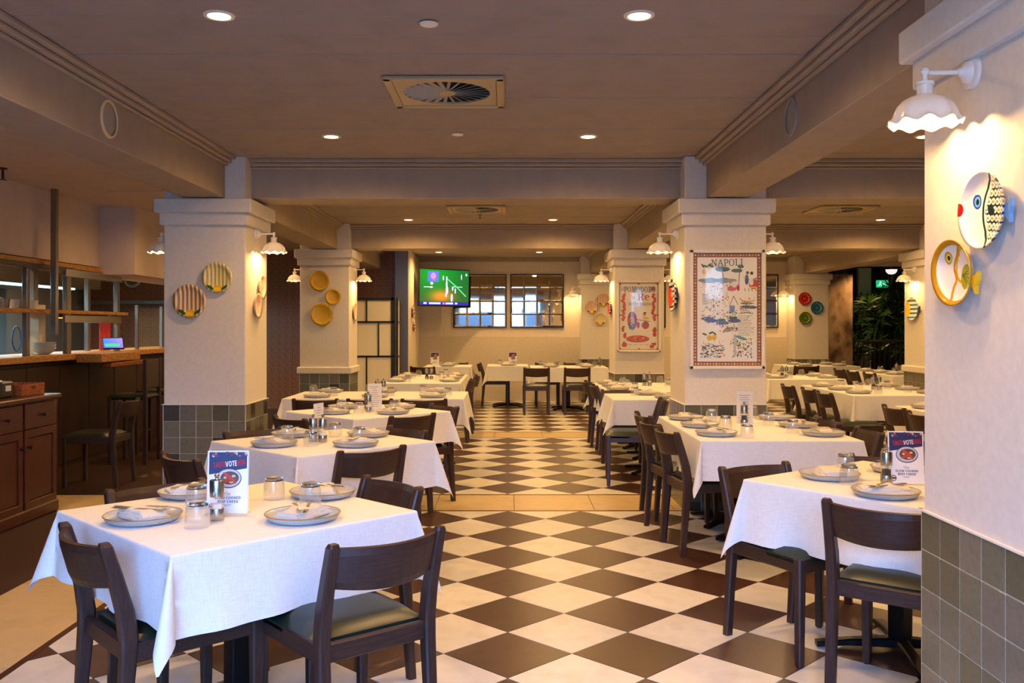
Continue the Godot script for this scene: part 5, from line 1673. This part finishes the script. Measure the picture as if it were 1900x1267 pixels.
func build_wall_decor() -> void:
	var prof := [Vector2(0.001, 0.010), Vector2(0.62, 0.010), Vector2(0.70, 0.014), Vector2(0.78, 0.022), Vector2(1.0, 0.031)]
	var back := [Vector2(0.992, 0.027), Vector2(0.75, 0.010), Vector2(0.6, 0.0), Vector2(0.001, 0.0)]
	var m_orange := print_mat("plate_orange", lemon_plate(Color(0.72, 0.46, 0.03)))
	var m_lemon := print_mat("plate_lemon", lemon_plate(Color(0.78, 0.66, 0.05)))
	var m_shoal := print_mat("plate_shoal", shoal_plate(Color(0.86, 0.68, 0.10), Color(0.70, 0.66, 0.50), 3))
	var m_pale := print_mat("plate_pale", shoal_plate(Color(0.88, 0.76, 0.66), Color(0.75, 0.50, 0.40), 5))
	var m_red := print_mat("plate_red", swirl_plate(Color(0.62, 0.05, 0.08), Color(0.82, 0.40, 0.38)))
	var m_blue := print_mat("plate_blue", swirl_plate(Color(0.10, 0.36, 0.50), Color(0.40, 0.66, 0.72)))
	var m_green := print_mat("plate_green", swirl_plate(Color(0.30, 0.40, 0.06), Color(0.55, 0.62, 0.22)))
	var big: Mesh = dish(0.131, 0.131, 0.0, prof, back, 40, 0.131)
	var mid: Mesh = dish(0.12, 0.12, 0.0, prof, back, 40, 0.12)
	var small: Mesh = dish(0.104, 0.104, 0.0, prof, back, 40, 0.104)
	var scal: Mesh = dish(0.152, 0.152, 0.006, prof, back, 78, 0.152, 0.002, 13)
	var f1 := COL_D[1] - COL_H
	var f2 := COL_D[2] - COL_H
	var f3 := 17.62 - COL_H
	hang(big, m_orange, P(-2.49, 1.64, f1 - 0.002), 0, 0, "white plate with brown orange stripes and a lemon on the pillar")
	hang(mid, m_lemon, P(-2.273, 1.825, f1 - 0.002), 0, 0, "white plate with yellow stripes and a lemon beside the brown striped plate")
	hang(small, m_pale, P(-2.06 + 0.002, 1.77, 7.60), PI / 2, 0.3, "upper pale floral plate on the lemon plate pillar's aisle side")
	hang(small, m_pale, P(-2.06 + 0.002, 1.61, 7.46), PI / 2, 0.9, "lower pale floral plate on the lemon plate pillar's aisle side")
	hang(big, m_shoal, P(-2.44, 2.03, f2 - 0.002), 0, 0, "topmost of three yellow plates on the far pillar")
	hang(small, m_shoal, P(-2.265, 1.825, f2 - 0.002), 0, 0.4, "smallest of three yellow plates on the far pillar")
	hang(scal, m_shoal, P(-2.41, 1.60, f2 - 0.002), 0, 1.2, "scalloped yellow plate, lowest of three on the far pillar")
	hang(big, m_pale, P(-2.06 + 0.002, 1.64, 12.22), PI / 2, 0, "pale plate on the aisle side of the yellow plate pillar")
	hang(mid, m_orange, P(1.585, 1.807, f3 - 0.002), 0, 0, "orange striped lemon plate on the wall pillar by the mirrors")
	hang(mid, m_lemon, P(1.75, 1.588, f3 - 0.002), 0, 0, "yellow striped lemon plate, lowest on the wall pillar by the mirrors")
	hang(mid, m_orange, P(1.81, 1.95, f3 - 0.002), 0, 0, "orange striped lemon plate, topmost on the wall pillar by the mirrors")
	hang(mid, m_red, P(5.61, 1.97, f3 - 0.002), 0, 0, "red glazed plate on the side bay wall pillar")
	hang(mid, m_blue, P(5.84, 1.795, f3 - 0.002), 0, 0, "turquoise blue glazed plate on the side bay wall pillar")
	hang(mid, m_green, P(5.62, 1.60, f3 - 0.002), 0, 0, "olive green glazed plate on the side bay wall pillar")
	var m_navy := print_mat("fish_navy", stripe_fish(Color(0.90, 0.88, 0.85), Color(0.06, 0.07, 0.18), Color(0.80, 0.20, 0.05)))
	var m_sea := print_mat("fish_sea", stripe_fish(Color(0.90, 0.86, 0.78), Color(0.20, 0.40, 0.58), Color(0.85, 0.66, 0.08)))
	var m_fb := print_mat("fish_scaled", fish_blue(), 0.2)
	var m_fy := print_mat("fish_golden", fish_yellow(), 0.2)
	fish(0.125, 0.112, m_fb, M.tail_blue, P(1.39 - 0.002, 1.775, 2.625), -PI / 2, -0.12, "round fish plate with blue eye and dark green scales")
	fish(0.125, 0.100, m_fy, m_shoal, P(1.39 - 0.002, 1.605, 2.80), -PI / 2, -0.25, "round fish plate with golden rim and yellow fin")
	fish(0.145, 0.135, m_navy, M.ink_navy, P(1.39 - 0.002, 1.70, 7.55), -PI / 2, 0.1, "navy and white striped fish plate with red face")
	fish(0.12, 0.11, m_navy, M.ink_navy, P(1.39 - 0.002, 1.69, 12.25), -PI / 2, 0.1, "small navy striped fish plate on the tomato poster pillar")
	fish(0.19, 0.155, m_sea, M.ink_blue, P(5.43 - 0.002, 1.68, 12.22), -PI / 2, 0.0, "blue and cream striped fish plate with yellow face")
	fish(0.15, 0.12, m_navy, M.ink_red, P(-1.72 + 0.002, 1.72, 16.4), PI / 2, 0.6, "upper navy striped fish plate on the wall return by the television")
	fish(0.13, 0.10, m_navy, M.ink_red, P(-1.72 + 0.002, 1.45, 16.6), PI / 2, 0.6, "lower navy striped fish plate on the wall return by the television")
	poster_sea(P(1.72, 1.575, f1))
	poster_tomato(P(1.70, 1.575, f2))

func picture_frame(o: Node3D, w: float, h: float, pic: Image, called: String) -> void:
	var s := st()
	var fw := 0.026
	for q in 4:
		var b := Basis(Vector3(0, 0, 1), PI / 2 * q)
		var len_ := w if q % 2 == 0 else h
		var off := (h if q % 2 == 0 else w) / 2 - fw / 2
		bx(s, b * Vector3(0, off, 0.016), Vector3(len_, fw, 0.032), 0.004, b)
	inst(done(s), "frame", M.tile_edge, o)
	inst(box_mesh(Vector3(w - 0.02, h - 0.02, 0.008), 0.0, Vector3(0, 0, 0.008)), "backing", M.paper_white, o)
	inst(quad_mesh(w - fw * 2, h - fw * 2), "picture", print_mat(called, pic, 0.5), o, Vector3(0, 0, 0.0135))
	inst(box_mesh(Vector3(w - fw * 2 + 0.004, h - fw * 2 + 0.004, 0.002), 0.0, Vector3(0, 0, 0.0215)), "glazing", M.pane, o)

func tile_border(im: Image, c0: Color, c1: Color, c2: Color) -> void:
	var w := im.get_width()
	var h := im.get_height()
	rectf(im, 0, 0, w, 22, c0)
	rectf(im, 0, h - 22, w, 22, c0)
	rectf(im, 0, 0, 22, h, c0)
	rectf(im, w - 22, 0, 22, h, c0)
	var n := 0
	for x in range(12, w, 17):
		for y in [11, h - 11]:
			ell(im, x, y, 6, 6, c1 if n % 3 else c2)
			n += 1
	for y in range(28, h - 20, 17):
		for x in [11, w - 11]:
			ell(im, x, y, 6, 6, c1 if n % 3 else c2)
			n += 1
	for e in [[0, 0, w, 2], [0, h - 2, w, 2], [0, 0, 2, h], [w - 2, 0, 2, h], [21, 21, w - 42, 2], [21, h - 23, w - 42, 2], [21, 21, 2, h - 42], [w - 23, 21, 2, h - 42]]:
		rectf(im, e[0], e[1], e[2], e[3], Color(0.25, 0.22, 0.45))

func poster_sea(at: Vector3) -> void:
	var im := canvas(384, 620, Color(0.97, 0.96, 0.94))
	tile_border(im, Color(0.58, 0.10, 0.12), Color(0.88, 0.70, 0.10), Color(0.92, 0.85, 0.6))
	var r := RandomNumberGenerator.new()
	r.seed = 8
	var lem := Color(0.90, 0.74, 0.12)
	var grn := Color(0.12, 0.33, 0.20)
	var blu := Color(0.10, 0.28, 0.62)
	var red := Color(0.78, 0.12, 0.14)
	for e in [[62, 102, 13, 15], [88, 92, 13, 15], [92, 466, 15, 15], [118, 464, 14, 15]]: ell(im, e[0], e[1], e[2], e[3], lem)
	for e in [[70, 72, 0.4], [92, 64, -0.5], [54, 70, 1.0], [102, 72, 0.2], [64, 446, 0.3], [100, 438, -0.4], [120, 442, 0.7]]: ell(im, e[0], e[1], 14, 5, grn, e[2])
	# umbrella pine
	ell(im, 165, 88, 42, 14, Color(0.22, 0.40, 0.38))
	ell(im, 165, 94, 34, 7, Color(0.14, 0.28, 0.22))
	stroke(im, [Vector2(165, 95), Vector2(168, 130), Vector2(166, 170)], 2.5, Color(0.28, 0.24, 0.2))
	ell(im, 246, 96, 32, 11, Color(0.25, 0.45, 0.40))
	ell(im, 268, 74, 18, 9, Color(0.2, 0.4, 0.36))
	stroke(im, [Vector2(266, 82), Vector2(260, 120), Vector2(256, 175)], 2.0, Color(0.25, 0.25, 0.25))
	# hills and bay
	for k in 5: ell(im, 60 + k * 38, 150, 34, 10 + (k % 2) * 5, [Color(0.45, 0.55, 0.62), Color(0.55, 0.62, 0.6), Color(0.4, 0.52, 0.5)][k % 3])
	for k in 40: ell(im, r.randf_range(46, 220), r.randf_range(150, 176), r.randf_range(2, 5), r.randf_range(1, 3), [grn, blu, Color(0.8, 0.6, 0.4), Color(0.7, 0.75, 0.85), red.lightened(0.3)][k % 5])
	# dancers
	ell(im, 222, 192, 30, 16, Color(0.85, 0.35, 0.42), -0.2)
	ell(im, 232, 172, 14, 18, Color(0.92, 0.9, 0.92))
	ell(im, 254, 190, 8, 18, red)
	ell(im, 340, 170, 26, 28, red)
	ell(im, 340, 188, 25, 5, Color(0.92, 0.75, 0.2))
	ell(im, 328, 158, 12, 20, Color(0.93, 0.91, 0.9))
	ell(im, 302, 146, 11, 28, blu)
	ell(im, 306, 108, 8, 9, grn)
	ell(im, 330, 110, 9, 9, Color(0.12, 0.09, 0.09))
	for x in [290, 312, 330, 352]: stroke(im, [Vector2(x, 194), Vector2(x + 3, 208)], 1.6, Color(0.1, 0.1, 0.12))
	# street, boats, sea scenes
	rectf(im, 52, 228, 32, 56, Color(0.80, 0.80, 0.84))
	rectf(im, 52, 226, 34, 4, red.darkened(0.2))
	rectf(im, 86, 236, 6, 44, lem)
	for k in 6: rectf(im, 142 + (k % 2) * 22, 228 + k * 9, 8, 8, [red, blu, lem][k % 3])
	stroke(im, [Vector2(206, 286), Vector2(228, 236), Vector2(252, 282)], 1.6, Color(0.2, 0.2, 0.25))
	ell(im, 316, 296, 46, 9, blu, 0.05)
	ell(im, 302, 276, 36, 6, Color(0.35, 0.5, 0.2))
	stroke(im, [Vector2(262, 250), Vector2(290, 268), Vector2(340, 262)], 3.0, Color(0.9, 0.55, 0.15))
	for k in 4: stroke(im, [Vector2(262 + k * 9, 300), Vector2(276 + k * 16, 330)], 1.8, Color(0.5, 0.42, 0.3))
	rectf(im, 205, 288, 30, 40, Color(0.45, 0.58, 0.85))
	for k in 3:
		ell(im, 100 + k * 66, 372 + (k % 2) * 12, 36, 11, blu if k != 1 else Color(0.15, 0.4, 0.6))
		ell(im, 92 + k * 66, 356 + (k % 2) * 12, 26, 8, grn)
	ell(im, 70, 360, 26, 9, blu)
	ell(im, 200, 420, 30, 12, Color(0.3, 0.6, 0.75), -0.25)
	stroke(im, [Vector2(168, 430), Vector2(240, 412)], 3.5, Color(0.85, 0.5, 0.3))
	for k in 13: rectf(im, 252, 344 + k * 9, 70 + r.randf_range(-14, 34), 2, Color(0.45, 0.45, 0.5))
	stroke(im, [Vector2(262, 332), Vector2(300, 326), Vector2(336, 332)], 2.0, grn)
	# lower scenes
	for k in 110:
		ell(im, r.randf_range(44, 176), r.randf_range(506, 574), r.randf_range(3, 9), r.randf_range(1.5, 4), [grn, blu, Color(0.7, 0.72, 0.75), grn.lightened(0.2), Color(0.2, 0.6, 0.7), red, Color(0.25, 0.2, 0.2)][k % 7])
	for k in 110:
		ell(im, r.randf_range(212, 332), r.randf_range(470, 574), r.randf_range(1.5, 5), r.randf_range(2, 6), [lem, blu, red, Color(0.3, 0.65, 0.7), Color(0.6, 0.62, 0.6), Color(0.3, 0.3, 0.4), grn][k % 7])
	rectf(im, 228, 446, 14, 120, Color(0.75, 0.76, 0.8))
	ell(im, 270, 466, 36, 8, Color(0.25, 0.62, 0.65), 0.3)
	for q in [[40, 196, 200, 226, 26, 3.0], [96, 226, 140, 300, 26, 4.0], [176, 228, 204, 300, 18, 3.0], [44, 296, 130, 350, 34, 4.0], [130, 312, 250, 350, 30, 4.0], [262, 244, 346, 322, 40, 3.5], [48, 344, 240, 398, 60, 4.0], [150, 400, 250, 440, 30, 4.0], [252, 346, 344, 450, 40, 2.0], [40, 176, 210, 190, 30, 2.5], [44, 480, 190, 505, 20, 3.0], [280, 124, 356, 150, 16, 3.0]]:
		for k in q[4]:
			ell(im, r.randf_range(q[0], q[2]), r.randf_range(q[1], q[3]), r.randf_range(1.0, q[5] * 1.6), r.randf_range(1.0, q[5]), [grn, blu, Color(0.6, 0.66, 0.75), red, Color(0.25, 0.55, 0.65), lem, Color(0.35, 0.33, 0.36), Color(0.72, 0.7, 0.68)][r.randi_range(0, 7)], r.randf() * PI)
	var o := thing("framed_poster", "white framed illustrated seaside poster with lemon tile border", "poster", at)
	picture_frame(o, 0.585, 0.935, im, "poster_sea_print")
	words("NAPOLI", 0.070, M.ink_black, o, Vector3(0.0, 0.365, 0.0143), "Droid Serif", false, 0.95, 0.03)

func poster_tomato(at: Vector3) -> void:
	var im := canvas(384, 620, Color(0.96, 0.93, 0.87))
	var gold := Color(0.72, 0.50, 0.10)
	for e in [[0, 0, 384, 7], [0, 613, 384, 7], [0, 0, 9, 620], [375, 0, 9, 620]]: rectf(im, e[0], e[1], e[2], e[3], gold)
	var red := Color(0.80, 0.08, 0.07)
	var grn := Color(0.13, 0.34, 0.14)
	var r := RandomNumberGenerator.new()
	r.seed = 9
	for e in [[10, 10], [374, 10], [10, 610], [374, 610], [192, 8], [192, 610], [8, 300], [376, 300]]: ell(im, e[0], e[1], 10, 9, red)
	for side in [0, 1]:
		for k in 13:
			var x: float = (44.0 if side == 0 else 338.0) + r.randf_range(-12, 12)
			var y: float = 112 + k * 19
			ell(im, x - 8, y - 6, 12, 5, grn, r.randf_range(-1, 1))
			ell(im, x, y, 13, 15, red.lightened(r.randf_range(0, 0.12)))
	for e in [[330, 56, 22, 20], [38, 430, 14, 26], [56, 490, 16, 24], [345, 440, 20, 22], [345, 478, 18, 20], [52, 572, 26, 22], [320, 588, 22, 18], [346, 566, 16, 14]]: ell(im, e[0], e[1], e[2], e[3], red)
	for e in [[340, 42], [48, 404], [62, 466], [350, 416], [50, 548], [324, 560]]: ell(im, e[0], e[1], 12, 5, grn, 0.4)
	# oven, cook, pizza
	ell(im, 128, 350, 46, 86, Color(0.62, 0.30, 0.12))
	ell(im, 124, 372, 34, 60, Color(0.80, 0.42, 0.14))
	ell(im, 124, 400, 30, 34, Color(0.25, 0.12, 0.12))
	for k in 14: ell(im, r.randf_range(98, 156), r.randf_range(320, 430), 7, 4, [red, Color(0.9, 0.75, 0.3), grn, Color(0.3, 0.35, 0.6)][k % 4])
	stroke(im, [Vector2(166, 340), Vector2(300, 358)], 3.0, Color(0.55, 0.3, 0.18))
	ell(im, 246, 292, 15, 20, Color(0.85, 0.66, 0.30))
	ell(im, 252, 280, 13, 10, Color(0.25, 0.2, 0.2))
	ell(im, 260, 328, 34, 10, Color(0.90, 0.72, 0.25))
	ell(im, 256, 392, 36, 34, Color(0.66, 0.16, 0.24))
	for k in 4: rectf(im, 228, 374 + k * 12, 56, 3, Color(0.85, 0.6, 0.6))
	ell(im, 186, 390, 16, 30, Color(0.80, 0.28, 0.38))
	ell(im, 182, 518, 112, 32, Color(0.72, 0.12, 0.14))
	ell(im, 182, 514, 104, 26, Color(0.86, 0.34, 0.26))
	for k in 22: ell(im, 182 + r.randf_range(-88, 88), 514 + r.randf_range(-18, 18), 9, 5, [red, red, grn.darkened(0.2), Color(0.9, 0.75, 0.6)][k % 4])
	for k in 4: rectf(im, 90 + k * 54, 570, 36, 3, Color(0.5, 0.4, 0.35))
	var o := thing("framed_poster", "white framed tomato poster with red tomato garlands and blue lettering", "poster", at)
	picture_frame(o, 0.565, 0.925, im, "poster_tomato_print")
	words("il", 0.062, M.ink_navy, o, Vector3(-0.205, 0.352, 0.0143), "Droid Serif")
	words("POMODORO", 0.100, M.ink_blue, o, Vector3(0.015, 0.345, 0.0143), "Droid Serif", true, 0.66)
	words("'o", 0.066, M.ink_navy, o, Vector3(-0.075, 0.245, 0.0143), "Droid Serif")
	words("Re", 0.125, M.ink_red, o, Vector3(0.06, 0.250, 0.0143), "Droid Serif", true)
	words("della pizza", 0.058, M.ink_navy, o, Vector3(0.01, 0.163, 0.0143), "Droid Serif")
